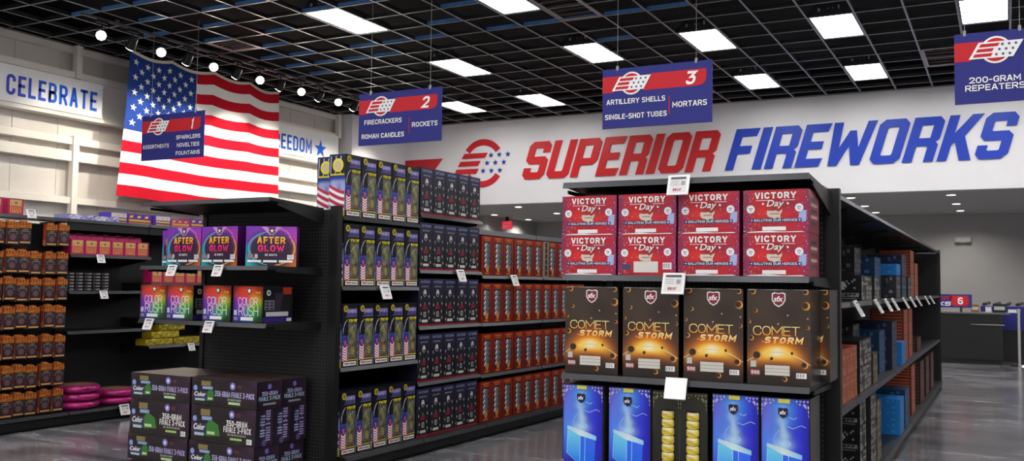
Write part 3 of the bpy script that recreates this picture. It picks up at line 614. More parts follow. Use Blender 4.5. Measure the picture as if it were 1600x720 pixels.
# ---- lightning box carton
def ornament(m, f, w, h, c, k=4):
    for sx in (0, 1):
        X = (lambda a: a) if sx == 0 else (lambda a: w-a)
        def pl(pts): m.poly(f, [(X(p[0]), p[1]) for p in (pts if sx == 0 else reversed(pts))], c, k)
        for q in range(4): pl([(.004+.016*q, h-.008), (.014+.016*q, h-.008), (.012+.016*q, h-.016-.004*(q % 2)), (.006+.016*q, h-.014)])
        for q in range(3): pl([(.004, h-.03-.02*q), (.012-.002*q, h-.03-.02*q), (.009-.002*q, h-.043-.02*q), (.004, h-.045-.02*q)])
        pl([(.02, h-.022), (.032, h-.026), (.022, h-.038), (.014, h-.045), (.016, h-.034)]); pl([(.04, h-.021), (.052, h-.023), (.042, h-.031)])
        pl([(.003, .003), (.028, .003), (.018, .012), (.012, .03), (.004, .05)])
def lightning():
    w, d, h = .22, .24, .425; m = carton(w, d, h, C('#1a1a20')); f = FRONT(w, d, h)
    def bg(a, b):
        c = mix(C('#2a2ad0'), C('#3c38e0'), smooth(a*2, b*3, 1)); c = mix(c, C('#7a62d8'), math.exp(-((a-.12)**2)*25-(b-.72)**2*9)*.9); c = mix(c, C('#4a90ff'), math.exp(-((a-.1)**2)*30-(b-.5)**2*12)*.8)
        c = mix(c, C('#5ab0ff'), math.exp(-((a-.45)**2)*16-(b-.88)**2*20)*.8); c = mix(c, C('#202048'), max(0, .2-b)*4); sx = .45+.03*sin(b*14); sw = .07+.09*max(0, .75-b)+.03*sin(b*23)**2; q = math.exp(-((a-sx)/sw)**2)*min(1, max(0, (b-.42)*12))*min(1, max(0, (.97-b)*5)); c = mix(c, C('#bfe0f4'), q*(.5+.5*smooth(a*14, b*20, 2))); c = mix(c, C('#58a0f8'), math.exp(-((a-.3)/.07)**2-((b-.6)/.12)**2)*.7); c = mix(c, C('#b8e4ff'), math.exp(-((a-.45)/.2)**2-((b-.5)/.07)**2)*.8); return mix(c, C('#1a1a60'), max(0, a-.82)*3)
    m.grid(f, .004, .004, w-.004, h-.004, bg, 30, 48, .5)
    # crate: left face, right face, lid
    fc = lambda c: lambda p: mix(C('#1470f0'), C(c), (p.y/h-.08)*2.6)
    m.poly(f, [(w*.12, h*.19), (w*.44, h*.06), (w*.45, h*.40), (w*.14, h*.46)], fc('#7ae0ff'), 3)
    m.poly(f, [(w*.44, h*.06), (w*.8, h*.12), (w*.82, h*.36), (w*.45, h*.40)], fc('#4870ff'), 3)
    m.poly(f, [(w*.12, h*.47), (w*.45, h*.40), (w*.84, h*.36), (w*.84, h*.41), (w*.5, h*.465), (w*.13, h*.51)], lambda p: mix(C('#e8f4f4'), C('#58c8f8'), abs(p.x/w-.42)*1.9), 4)
    for a, b in (((.12, .19), (.44, .06)), ((.44, .06), (.45, .4)), ((.56, .08), (.57, .39)), ((.14, .46), (.12, .19))):
        m.poly(f, [(w*a[0]-.0015, h*a[1]), (w*a[0]+.0015, h*a[1]), (w*b[0]+.0015, h*b[1]), (w*b[0]-.0015, h*b[1])], C('#9ae8ff'), 5)
    def zig(pts, c='#d8ecff'):
        for (a, b), (c2, d2) in zip(pts, pts[1:]): m.poly(f, [(w*a, h*b-.0011), (w*c2, h*d2-.0011), (w*c2, h*d2+.0011), (w*a, h*b+.0011)] if c2 > a else [(w*c2, h*d2-.0011), (w*a, h*b-.0011), (w*a, h*b+.0011), (w*c2, h*d2+.0011)], C(c), 4)
    zig([(.55, .7), (.66, .68), (.74, .7), (.83, .72), (.92, .7)]); zig([(.58, .8), (.68, .78), (.74, .8)]); zig([(.38, .66), (.3, .6), (.26, .55), (.3, .5), (.36, .47)]); zig([(.55, .55), (.62, .52), (.56, .5)])
    shield(m, f, w*.46, h*.845, .044, 5, '#2c1c3c', '#3a3450'); ornament(m, f, w, h, C('#c8c0d0'))
    m.rect(f, w*.36, h*.945, w*.6, h*.99, C('#d8d060'), 5)
    g = RIGHT(w, d, h); m.grid(g, 0, 0, d, h, lambda a, b: mix(C('#2c2a28'), C('#4a4640'), smooth(a*9, b*5, 4)), 12, 8, .4)
    P['light'] = m.mesh('carton', 'print')
lightning()
def goldbox():
    w, d, h = .272, .24, .42; m = carton(w, d, h, C('#20201c')); f = FRONT(w, d, h)
    m.grid(f, 0, 0, w, h, lambda a, b: mix(C('#1c1c1a'), C('#34332c'), b), 4, 6, .3)
    for sx in (0, 1):
        g = (lambda x, y, k: f(x, y, k)) if sx == 0 else (lambda x, y, k: f(x+w/2, y, k)); ornament(m, g, w/2, h, C('#8a8a60'), 2)
    m.rect(f, w*.5-.003, .02, w*.5+.003, h*.75, C('#3c3c34'), 1)
    for a in (.29, .74): m.rect(f, w*a-.034, h*.12, w*a+.034, h*.795, (.01, .01, .008), 1)
    scrib(m, f, w*.28, h*.05, w*.3, h*.03, C('#b0a8d0'), 2, 10)
    s = []
    for a in (.29, .74):
        for q in range(7):
            n = 8; z0 = h*(.13+.0935*q); b = MB(C('#c8b830'))
            for r in range(5):
                for i in range(n+1):
                    t = r/4; an = pi*i/n; rr = .031*(1 if r in (1, 2, 3) else .86)
                    b.v.append((w*a-w/2-rr*cos(an), -d/2-.004-.018*sin(an), z0+t*h*.088)); b.c.append(mix(C('#fffbd8') if r >= 3 else C('#ffe860'), C('#c8a418') if r < 3 else C('#f0dc70'), .5+.5*sin(an*3+r*2)))  # pale upper rows: highlights painted into the shell colour
            for r in range(4):
                for i in range(n): k = r*(n+1)+i; b.f.append((k, k+1, k+n+2, k+n+1)); b.m.append(0)
            s.append(b.mesh('gold_shell', 'foil', True))
    P['gold'] = m.mesh('carton', 'print'); P['gold_shell'] = s
goldbox()
# ---- after glow
def afterglow():
    w, d, h = .345, .12, .275; m = carton(w, d, h, C('#2a1838')); f = FRONT(w, d, h)
    def bg(a, b):
        r = math.hypot((a-.5)*1.05, (b-.42)*.9); c = mix(C('#241030'), C('#3a1846'), b)
        if r > .4:
            t = (r-.4)*4; s = mix(C('#8a2cb0'), C('#c83aa8'), a) if b > .55 else (mix(C('#18b0b8'), C('#2878d0'), b*1.6) if a < .5 else mix(C('#c86a10'), C('#7a1c60'), b*1.3)); c = mix(c, s, t*1.6)
        c = mix(c, C('#7a3ad0'), max(0, b-.6)*1.6); return mix(c, C('#b0389a'), max(0, .25-abs(a-.5))*max(0, b-.75)*9)
    m.grid(f, 0, 0, w, h, bg, 26, 22, .3)
    for r0, r1, a0, a1, c in ((.445, .46, 100, 260, '#3ad8e0'), (.42, .428, 110, 250, '#8af0f8'), (.445, .465, -80, 30, '#f0a020'), (.47, .478, -75, 45, '#ffd070'), (.45, .465, 30, 75, '#ff70d0'), (.48, .486, 40, 80, '#ffc0f0')):
        m.arc(f, w*.5, h*.45, w*r0, w*r1, rad(a0), rad(a1), C(c), 1, 20, .92 if a0 >= 0 and a1 < 90 else .74)
    m.poly(f, [(w*.3, h*.99), (w*.42, h*.99), (w*.5, h*.8), (w*.47, h*.78)], C('#e0a0e8'), 1); m.poly(f, [(w*.6, h*.99), (w*.7, h*.99), (w*.53, h*.78), (w*.5, h*.8)], C('#e0a0e8'), 1)
    m.disc(f, w*.51, h*.89, .022, (.02, .02, .02), 3, 14); m.star(f, w*.51, h*.89, .018, W1, 4)
    m.text(f, 'AFTER', w*.5, h*.655, w*.55, h*.175, lambda p: mix(C('#ff9810'), C('#ffd830'), (p.y/h-.57)*6), 4, th=.21)
    m.text(f, 'GLOW', w*.5, h*.45, w*.52, h*.165, lambda p: mix(C('#e01050'), C('#ff3aa0'), (p.y/h-.37)*6), 4, th=.22)
    m.text(f, '25 SHOTS', w*.5, h*.285, w*.24, h*.05, W1, 4, .03)
    for a in (.04, .35, .66): m.rect(f, w*a, h*.1, w*(a+.27), h*.155, W1, 3)
    m.rect(f, w*.05, h*.2, w*.15, h*.3, C('#b07888'), 3); m.rect(f, w*.18, h*.2, w*.24, h*.3, C('#d0c8c8'), 3); barcode(m, f, w*.82, h*.18, w*.13, h*.11, 3)
    g = RIGHT(w, d, h); m.grid(g, 0, 0, d, h, lambda a, b: mix(C('#281430'), C('#5a2070'), b), 3, 3, .3)
    m.grid(TOP(w, d, h), 0, 0, w, d, lambda a, b: C('#6a2c88'), 1, 1, .3)
    P['ag'] = m.mesh('carton', 'wrap')
afterglow()
def colorrush():
    w, d, h = .272, .29, .248; m = carton(w, d, h, C('#101014')); f = FRONT(w, d, h)
    blobs = [(.25, .8, '#e8380c', 9), (.55, .85, '#f04410', 9), (.85, .85, '#a01c10', 12), (.75, .62, '#e0c010', 14), (.08, .5, '#5a20a8', 9), (.35, .5, '#b040c0', 12), (.8, .4, '#30a818', 12), (.6, .3, '#18c028', 12), (.2, .2, '#4030a0', 9), (.45, .12, '#3060c8', 12), (.9, .1, '#123c18', 9), (.05, .95, '#601010', 14)]
    def bg(a, b):
        s = [0, 0, 0]; W = .02
        for x, y, c, k in blobs:
            q = math.exp(-((a-x)**2+(b-y)**2)*k*3.2); cc = C(c); W += q
            for i in range(3): s[i] += cc[i]*q
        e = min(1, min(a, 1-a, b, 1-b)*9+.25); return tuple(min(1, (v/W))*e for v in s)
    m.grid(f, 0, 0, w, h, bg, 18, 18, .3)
    m.disc(f, w*.55, h*.87, .022, (.02, .02, .02), 2, 14); m.star(f, w*.55, h*.87, .021, W1, 3)
    m.text(f, 'Finale', w*.85, h*.83, w*.17, h*.07, C('#f0b020'), 3, .03, .2)
    wh = C('#fbe8fb'); m.text(f, 'COLOR', w*.52, h*.58, w*.66, h*.22, wh, 4, th=.085); m.text(f, 'RUSH', w*.54, h*.32, w*.66, h*.27, wh, 4, th=.075)
    m.rect(f, w*.28, h*.06, w*.7, h*.15, W1, 3); m.rect(f, w*.05, h*.2, w*.15, h*.34, C('#c8c8e0'), 3); m.rect(f, w*.05, h*.06, w*.18, h*.15, C('#8a80a8'), 3)
    for q in range(2): m.rect(f, w*(.84+.07*q), h*.18, w*(.88+.07*q), h*.4, C('#5a6a5a'), 3)
    g = RIGHT(w, d, h)
    m.rect(g, d*.06, h*.35, d*.38, h*.62, C('#6a6878'), 1); m.rect(g, d*.4, h*.18, d*.7, h*.82, C('#2a2230'), 1); m.rect(g, d*.62, h*.3, d*.92, h*.7, (.01, .01, .01), 2); m.rect(g, d*.1, h*.18, d*.85, h*.3, C('#b0b0b8'), 2); barcode(m, g, d*.8, h*.04, d*.16, h*.08, 2)
    m.disc(g, d*.18, h*.82, .02, C('#c8c8c8'), 2, 10); m.star(g, d*.18, h*.82, .016, (.02, .02, .02), 3); m.rect(g, d*.66, h*.78, d*.96, h*.97, C('#9a3014'), 1); m.rect(g, d*.02, h*.02, d*.98, h*.15, C('#32206a'), .6)
    for i in range(3):
        for j in range(2): m.rect(g, d*(.09+.15*j), h*(.37+.08*i), d*(.19+.15*j), h*(.42+.08*i), C('#26242c'), 2)
    P['cr'] = m.mesh('carton', 'wrap')
colorrush()
# ---- finale cartons
def finale(w, d, h, two, key):
    m = carton(w, d, h, C('#1c1418')); f = FRONT(w, d, h)
    m.grid(f, 0, 0, w, h, lambda a, b: mix(mix(C('#181418'), C('#2e2222'), smooth(a*4, b*3, 6)), C('#6a3a6a'), max(0, smooth(a*5+3, b*3, 9)-.55)*.9*(b > .25)), 20, 9, .3)
    for i in range(40):
        x, y = noise01(i, 1), noise01(i, 2); m.disc(f, w*(.02+.96*x), h*(.04+.92*y), .002, C('#a0506a'), 1, 5)
    s = h if not two else h*.78
    m.poly(f, [(w*.04, h*.14), (w*.24, h*.17), (w*.25, h*.5), (w*.04, h*.46)], C('#2c3a58'), 1); m.poly(f, [(w*.24, h*.16), (w*.46 if two else w*.35, h*.2), (w*.43 if two else w*.35, h*.5), (w*.3, h*.64), (w*.25, h*.5)], C('#3a7a34'), 1)
    m.text(f, 'Color', w*.135, h*.4, w*.18, h*.17, W1, 3, .03, .2); m.rect(f, w*.06, h*.16, w*.21, h*.24, C('#b8c8d0'), 2); m.rect(f, w*.26, h*.22, w*.38 if two else w*.33, h*.3, C('#c8d8a0'), 2)
    m.rect(f, w*.15, h*.72, w*.3, h*.9, C('#8a7a4a'), 1); m.rect(f, w*.17, h*.6, w*.33, h*.7, C('#90a8d8'), 1); m.disc(f, w*.06, h*.62, .02, C('#90a0e0'), 2, 10)
    if two:
        m.text(f, '350-GRAM', w*.72, h*.58, w*.32, h*.16, W1, 3, th=.16); m.text(f, 'FINALE 3-PACK', w*.73, h*.41, w*.42, h*.16, W1, 3, th=.14); m.text(f, '30 SHOTS EACH', w*.72, h*.27, w*.28, h*.05, C('#c8c8c8'), 3, .03)
        m.rect(f, w*.62, h*.13, w*.8, h*.19, C('#a0d070'), 2); barcode(m, f, w*.87, h*.06, w*.08, h*.14, 2); cy = .82
    else:
        m.text(f, '350-GRAM FINALE 3-PACK', w*.67, h*.47, w*.6, h*.2, C('#c4bef0'), 3, th=.13); m.text(f, '30 SHOTS EACH', w*.67, h*.28, w*.2, h*.07, C('#c8c8c8'), 3, .03); m.rect(f, w*.58, h*.11, w*.76, h*.2, C('#b8e0a0'), 2); cy = .78
    m.disc(f, w*.64, h*cy, .026, C('#8078d0'), 2, 14); m.star(f, w*.64, h*cy, .019, W1, 3); m.rect(f, w*.71, h*(cy-.06), w*.78, h*(cy+.06), C('#5a2a34'), 2)
    g = RIGHT(w, d, h); m.grid(g, 0, 0, d, h, lambda a, b: mix(C('#1c1620'), C('#302030'), a), 2, 2, .3)
    if not two:
        m.disc(g, d*.5, h*.8, .018, C('#6a60b0'), 1, 12); m.text(g, '350-GRAM', d*.5, h*.55, d*.62, h*.15, C('#a8a8d8'), 2, th=.15); m.text(g, 'FINALE 3-PACK', d*.5, h*.37, d*.84, h*.15, C('#a8c8d8'), 2, th=.13); m.rect(g, d*.25, h*.13, d*.75, h*.2, C('#8a8a90'), 2)
    else:
        g2 = lambda x, y, k: g(d*.5-(y-.5)*d, h*.5+(x-.5)*h*.98, k)
        m.text(g2, '350-GRAM', .55, .62, .6, .26, C('#a8b8e0'), 2, th=.14); m.text(g2, 'FINALE 3-PACK', .55, .3, .84, .26, C('#b8a8e0'), 2, th=.12); m.disc(g2, .08, .5, .1, C('#504878'), 1, 10, .14)
    m.grid(TOP(w, d, h), 0, 0, w, d, lambda a, b: mix(C('#3a2c2c'), C('#5a4440'), smooth(a*6, b*3, 2)), 10, 4, .3)
    P[key] = m.mesh('carton', 'wrap')
finale(.605, .24, .183, False, 'fin1'); finale(.6, .163, .245, True, 'fin2')
# ---- tall roman candle boxes
def roman():
    w, d, h = .176, .15, .452; m = carton(w, d, h, C('#131318')); f = FRONT(w, d, h); rnd = random.Random(5)
    m.rect(f, w*.3, h*.8, w*.93, h*.925, C('#6a62a0'), 1); scrib(m, f, w*.63, h*.885, w*.56, h*.05, C('#b0a8d8'), 2, 6); scrib(m, f, w*.58, h*.825, w*.66, h*.055, C('#3a3468'), 2, 7)
    m.rect(f, w*.22, h*.79, w*.95, h*.805, C('#6a60a8'), 1)
    m.disc(f, w*.2, h*.925, .024, C('#c4b428'), 3, 18); m.disc(f, w*.2, h*.925, .016, C('#7a6a20'), 4, 12)
    scrib(m, f, w*.68, h*.735, w*.55, h*.045, C('#d8d020'), 3, 8); m.rect(f, w*.4, h*.745, w*.6, h*.755, C('#d8d020'), 2)
    m.poly(f, [(w*.06, h*.5), (w*.1, h*.62), (w*.2, h*.7), (w*.36, h*.76), (w*.3, h*.75), (w*.17, h*.71), (w*.05, h*.6)], C('#c8c8d0'), 2)
    m.grid(f, w*.38, h*.13, w*.95, h*.71, lambda a, b: mix(C('#2c2e2a'), C('#77766c'), smooth(a*3, b*8, 3)), 6, 16, 1)
    for i in range(9):
        y = .17+.055*i; x = .66+.08*(noise01(i, 4)-.5)*2; c = rnd.choice(['#9a9220', '#8a8a2c', '#a89c28', '#5a6a54', '#7a4a44'])
        m.arc(f, w*x, h*y, .008, .017, 0, 2*pi-.01, C(c), 2, 10); m.disc(f, w*x-.02, h*y+.01, .006, C('#3a5a48'), 2, 6)
    for i in range(4): m.poly(f, [(w*(.42+.1*i), h*(.55+.03*i)), (w*(.46+.1*i), h*(.56+.03*i)), (w*(.45+.1*i), h*(.59+.03*i))], C('#d8d8d8'), 3)
    # rocket shaped flag column
    m.poly(f, [(w*.0, h*.13), (w*.36, h*.13), (w*.36, h*.5), (w*.0, h*.5)], C('#2c3690'), 3)
    for q in range(6):
        y = .09+.042*q; ww = .15
        for sx in (-1, 1): m.poly(f, [(w*.18, h*y), (w*(.18+sx*ww), h*(y+.035)), (w*(.18+sx*ww), h*(y+.053)), (w*.18, h*(y+.018))][::sx], C('#c42434'), 5)
    m.poly(f, [(w*.03, h*.1), (w*.33, h*.1), (w*.33, h*.36), (w*.18, h*.31), (w*.03, h*.36)], W1, 4)
    m.disc(f, w*.18, h*.385, .009, C('#e05060'), 5, 10, .02)
    for i in range(7): m.disc(f, w*(.05+.27*noise01(i, 8)), h*(.4+.09*noise01(i, 6)), .003, C('#9aa0e0'), 5, 5)
    m.rect(f, w*.2, h*.105, w*.96, h*.12, C('#c8b820'), 3); m.rect(f, w*.1, h*.02, w*.92, h*.085, C('#d8d8d8'), 3); m.rect(f, w*.16, h*.045, w*.44, h*.065, C('#c02030'), 4); m.rect(f, w*.48, h*.045, w*.86, h*.06, C('#484850'), 4)
    g = LEFT(w, d, h)                                            # decorated end: emblem and waving flag
    m.grid(g, 0, 0, d, h, lambda a, b: mix(C('#2a3a90'), C('#a8b4e0'), smooth(a*5, b*9, 4)*(b < .6)), 8, 18, .3)
    m.rect(g, d*.0, h*.66, d*1, h*.99, C('#20202c'), 1)
    for i in range(3): m.poly(g, [(d*(.06+.3*i), h*.68), (d*(.12+.3*i), h*.68), (d*(.16+.3*i), h*.97), (d*(.08+.3*i), h*.97)], C('#9aa0d0'), 2)
    m.disc(g, d*.55, h*.82, .05, C('#e0d040'), 3, 20); m.disc(g, d*.55, h*.82, .034, C('#c8b890'), 4, 16); m.rect(g, d*.08, h*.655, d*.95, h*.685, C('#c8b820'), 3)
    for q in range(6):
        n = 8; y = lambda a: .08+.055*q+.12*(1-a)**1.5+.0*a
        m.poly(g, [(d*(.03+.94*i/n), h*y(i/n)) for i in range(n+1)]+[(d*(.03+.94*i/n), h*(y(i/n)+.045)) for i in range(n, -1, -1)], C('#c82838') if q % 2 else W1, 3)
    m.rect(g, 0, 0, d, h*.09, C('#d8c820'), 4)
    for i in range(3): m.rect(g, d*(.12+.26*i), h*.03, d*(.3+.26*i), h*.07, C('#2a2418'), 5)
    P['roman'] = m.mesh('carton', 'print')
roman()
def rocket():
    w, d, h = .183, .2, .383; m = carton(w, d, h, C('#17171f')); f = FRONT(w, d, h)
    m.grid(f, 0, 0, w, h, lambda a, b: mix(C('#191a1d'), C('#26263e'), (b-.4)*1.8), 2, 8, .3)
    m.text(f, 'NATSUMI', w*.5, h*.93, w*.72, h*.055, C('#8a8fc0'), 2, .04); scrib(m, f, w*.5, h*.83, w*.56, h*.03, C('#9a98a8'), 2, 8)
    m.disc(f, w*.48, h*.69, .022, C('#c8c0c0'), 2, 14, .03); m.star(f, w*.48, h*.71, .02, W1, 3); m.disc(f, w*.48, h*.655, .013, C('#3a2a30'), 3, 10); m.disc(f, w*.45, h*.72, .006, C('#30303a'), 4, 8)
    m.rect(f, w*.42, h*.44, w*.56, h*.5, C('#5a5a5a'), 2); m.poly(f, [(w*.3, h*.34), (w*.66, h*.34), (w*.64, h*.44), (w*.32, h*.44)], C('#7a1c34'), 2)
    m.rect(f, w*.4, h*.185, w*.6, h*.295, C('#a8a8a8'), 2); m.rect(f, w*.44, h*.2, w*.56, h*.28, C('#6a6a6a'), 3); m.rect(f, w*.28, h*.075, w*.72, h*.13, C('#c8c4c0'), 2)
    for i, (x, y) in enumerate(((.8, .62), (.2, .6), (.85, .47), (.16, .44), (.8, .3), (.22, .26), (.86, .16), (.14, .12))): m.disc(f, w*x, h*y, .006, C('#b8b8b8'), 2, 6, .013)
    for x in (.2, .8): m.rect(f, w*x-.012, h*.08, w*x+.012, h*.58, C('#26272a'), 1)
    m.rect(f, 0, 0, w, h*.035, C('#8a1c28'), 2); m.rect(f, 0, .001, w*.012, h, C('#302c5a'), 2)
    m.grid(TOP(w, d, h), 0, 0, w, d, lambda a, b: C('#3a3868'), 1, 1, .3); g = RIGHT(w, d, h); m.rect(g, 0, 0, d, h*.03, C('#8a1c28'), 1)
    g = LEFT(w, d, h); m.rect(g, 0, h*.03, d, h, C('#232236'), 1)
    P['rocket'] = m.mesh('carton', 'print')
rocket()
def redbox():
    w, d, h = .195, .2, .357; m = carton(w, d, h, C('#861f0d')); f = FRONT(w, d, h)
    m.grid(f, 0, 0, w, h, lambda a, b: mix(C('#701812'), C('#8a221a'), b), 2, 4, .3)
    scrib(m, f, w*.5, h*.94, w*.6, h*.04, C('#e8902a'), 2, 9); scrib(m, f, w*.52, h*.885, w*.4, h*.03, C('#e0862a'), 2, 6)
    n = 4; L = [(.28, .16)]+[(.28, .8)]+[(.72, .8), (.72, .16)]
    m.poly(f, [(w*.22, h*.13), (w*.78, h*.13), (w*.78, h*.42), (w*.86, h*.46), (w*.86, h*.52), (w*.78, h*.56), (w*.78, h*.85), (w*.22, h*.85), (w*.22, h*.56), (w*.14, h*.52), (w*.14, h*.46), (w*.22, h*.42)], C('#24282a'), 1)
    for i in range(5):
        y = .22+.13*i
        m.poly(f, [(w*.26, h*(y-.04)), (w*.66, h*(y-.05)), (w*.76, h*(y+.02)), (w*.72, h*(y+.06)), (w*.34, h*(y+.08)), (w*.23, h*(y+.03))], lambda p: mix(C('#8a9294'), C('#4a5458'), (p.x/w-.3)*2), 2)
        m.poly(f, [(w*.25, h*y), (w*.32, h*y), (w*.42, h*(y+.07)), (w*.35, h*(y+.08))], C('#e8ecec'), 3); m.disc(f, w*.58, h*y, .014, C('#4a5052'), 3, 8)  # white slivers are glints painted onto the grey shells
    m.disc(f, w*.5, h*.17, .026, C('#c87a30'), 4, 12, .032); scrib(m, f, w*.5, h*.05, w*.4, h*.035, C('#e8902a'), 3, 5)
    m.rect(f, 0, 0, w*.012, h, C('#5a160c'), 2)
    P['red'] = m.mesh('carton', 'print')
    w2 = .11; m = carton(w2, d, h, C('#8a8070')); f = FRONT(w2, d, h)
    for i in range(6): m.disc(f, w2*.5, h*(.1+.16*i), .027, (.01, .01, .01), 1, 14); m.disc(f, w2*.5+.004, h*(.1+.16*i), .014, (.05, .05, .055), 2, 10)
    P['tubes'] = m.mesh('carton', 'print')
redbox()
# ---- sparkler packs
def sparkler():
    w, d, h = .112, .012, .196; m = carton(w, d, h, C('#5a1c20')); f = FRONT(w, d, h)
    m.grid(f, 0, 0, w, h, lambda a, b: mix(C('#2c2028'), C('#3a2a30'), b), 1, 2, .3)
    for i in range(8): m.rect(f, w*(.02+.122*i), h*.73, w*(.11+.122*i), h, C('#c47428') if i % 2 else C('#94481c'), 1)
    m.poly(f, [(w*.02, h*.76), (w*.98, h*.78), (w*.98, h*.87), (w*.02, h*.85)], C('#d08c34'), 2); scrib(m, f, w*.5, h*.815, w*.88, h*.07, C('#8a3010'), 3, 9)
    scrib(m, f, w*.5, h*.66, w*.4, h*.05, C('#a89868'), 2, 4); m.rect(f, w*.14, h*.57, w*.86, h*.61, C('#6a7468'), 2)
    m.disc(f, w*.5, h*.34, .031, C('#5a4048'), 2, 16); m.disc(f, w*.5, h*.34, .022, C('#6a4a50'), 3, 14)
    for a in (.18, .82): m.disc(f, w*a, h*.5, .009, C('#506068'), 2, 8)
    m.rect(f, w*.08, h*.05, w*.92, h*.12, C('#c89858'), 2)
    m.rect(LEFT(w, d, h), 0, 0, d, h, C('#b8482c'), 1); m.rect(LEFT(w, d, h), d*.2, 0, d*.8, h*.25, C('#e8a060'), 2)
    m.box(-.02, .02, -.003, .003, h, h+.0135, C('#c07030'))
    P['spark'] = m.mesh('pack', 'print')
sparkler()
def pinkbox():
    w, d, h = .148, .12, .142; m = carton(w, d, h, C('#b02058')); f = FRONT(w, d, h)
    m.rect(f, w*.1, h*.55, w*.88, h*.93, C('#c8a868'), 1); m.disc(f, w*.5, h*.73, .018, C('#8a7040'), 2, 10, .012)
    for a in (.2, .8): m.disc(f, w*a, h*.68, .008, C('#98804a'), 2, 8)
    for i in range(6): m.rect(f, w*(.12+.13*i), h*.08, w*(.2+.13*i), h*.52, C('#d88850'), 1)
    m.rect(f, w*.3, h*.1, w*.7, h*.25, C('#b88850'), 2)
    P['pink'] = m.mesh('box', 'print')
    m = MB(C('#c8407a')); n = 7
    m.grid(lambda x, y, k: (x-.073, y-.06, .035+.02*sin(40*x)*sin(55*y)+.012*noise01(x*90, y*70)), 0, 0, .146, .12, lambda a, b: mix(C('#b83068'), C('#e080a8'), noise01(a*7, b*9)), n, n)
    m.box(-.073, .073, -.06, .06, 0, .03); P['pinkbag'] = m.mesh('bag', 'wrap')
pinkbox()
def tin():
    m = MB(C('#1c1a1c')); m.cyl((0, 0, 0), .042, .029, 14); m.cyl((0, 0, .011), .0425, .007, 14, col=C('#5a5258')); m.box(-.02, .02, -.0435, -.036, .01, .019, C('#9a9498')); P['tin'] = m.mesh('tin', 'print')
tin()
def brick():
    m = MB(C('#b09a20')); w, d, h = .36, .14, .066
    fn = lambda a, b: mix(C('#6a5c10'), C('#d8c440'), noise01(a*31, b*17))
    m.box(-w/2, w/2, -d/2, d/2, 0, h); m.grid(lambda x, y, k: (x-w/2, -d/2-.003-.004*noise01(x*70, y*90), y), 0, 0, w, h, fn, 22, 6); m.grid(lambda x, y, k: (x-w/2, y-d/2, h+.002+.004*noise01(x*70, y*90)), 0, 0, w, d, fn, 22, 8); P['brick'] = m.mesh('brick', 'foil')
brick()
def disc():
    m = MB(C('#c82a78')); n = 40; prof = [(.0, .075), (.12, .073), (.19, .07), (.212, .055), (.218, .035), (.21, .012), (.19, .0), (0, 0)]
    for r, z in prof:
        for i in range(n):
            a = 2*pi*i/n; q = r*(1+.012*noise01(i, r*50)); m.v.append((q*cos(a), q*sin(a), z)); m.c.append(mix(C('#7a1450'), C('#c42a80'), noise01(i, z*90)) if r > .15 else C('#9a7a58'))
    for k in range(len(prof)-1):
        for i in range(n): m.f.append((k*n+i, (k+1)*n+i, (k+1)*n+(i+1) % n, k*n+(i+1) % n)); m.m.append(0)
    P['disc'] = m.mesh('cake', 'foil', True)
disc()
def purple(key, c1, c2, w=.3, h=.11):
    d = .18; m = carton(w, d, h, C(c1)); f = FRONT(w, d, h)
    m.rect(f, w*.03, h*.55, w*.97, h*.95, C(c2), 1); m.rect(f, w*.05, h*.3, w*.95, h*.45, C('#e0c020'), 1); m.rect(f, w*.05, h*.06, w*.95, h*.16, C('#c89818'), 1)
    for i in range(3): m.poly(f, [(w*(.06+.32*i), h*.6), (w*(.2+.32*i), h*.64), (w*(.22+.32*i), h*.85), (w*(.08+.32*i), h*.8)], C('#e0c830'), 2)
    P[key] = m.mesh('box', 'print')
purple('pur1', '#8a3a78', '#5a3ab0'); purple('pur2', '#5a3aa8', '#d0c8e8', .2); purple('pur3', '#b03878', '#b0407a', .26, .085)
def flatpack():
    w, d, h = .28, .2, .045; m = carton(w, d, h, C('#8a86c0')); m.grid(FRONT(w, d, h), 0, 0, w, h, lambda a, b: mix(C('#5a4aa8'), C('#e0e0f0'), noise01(a*9, b*5)), 10, 3, .3); m.grid(TOP(w, d, h), 0, 0, w, d, lambda a, b: mix(C('#9a98c0'), C('#f0f0f8'), smooth(a*6, b*5, 2)), 8, 6, .3); P['flat'] = m.mesh('pack', 'wrap')
flatpack()
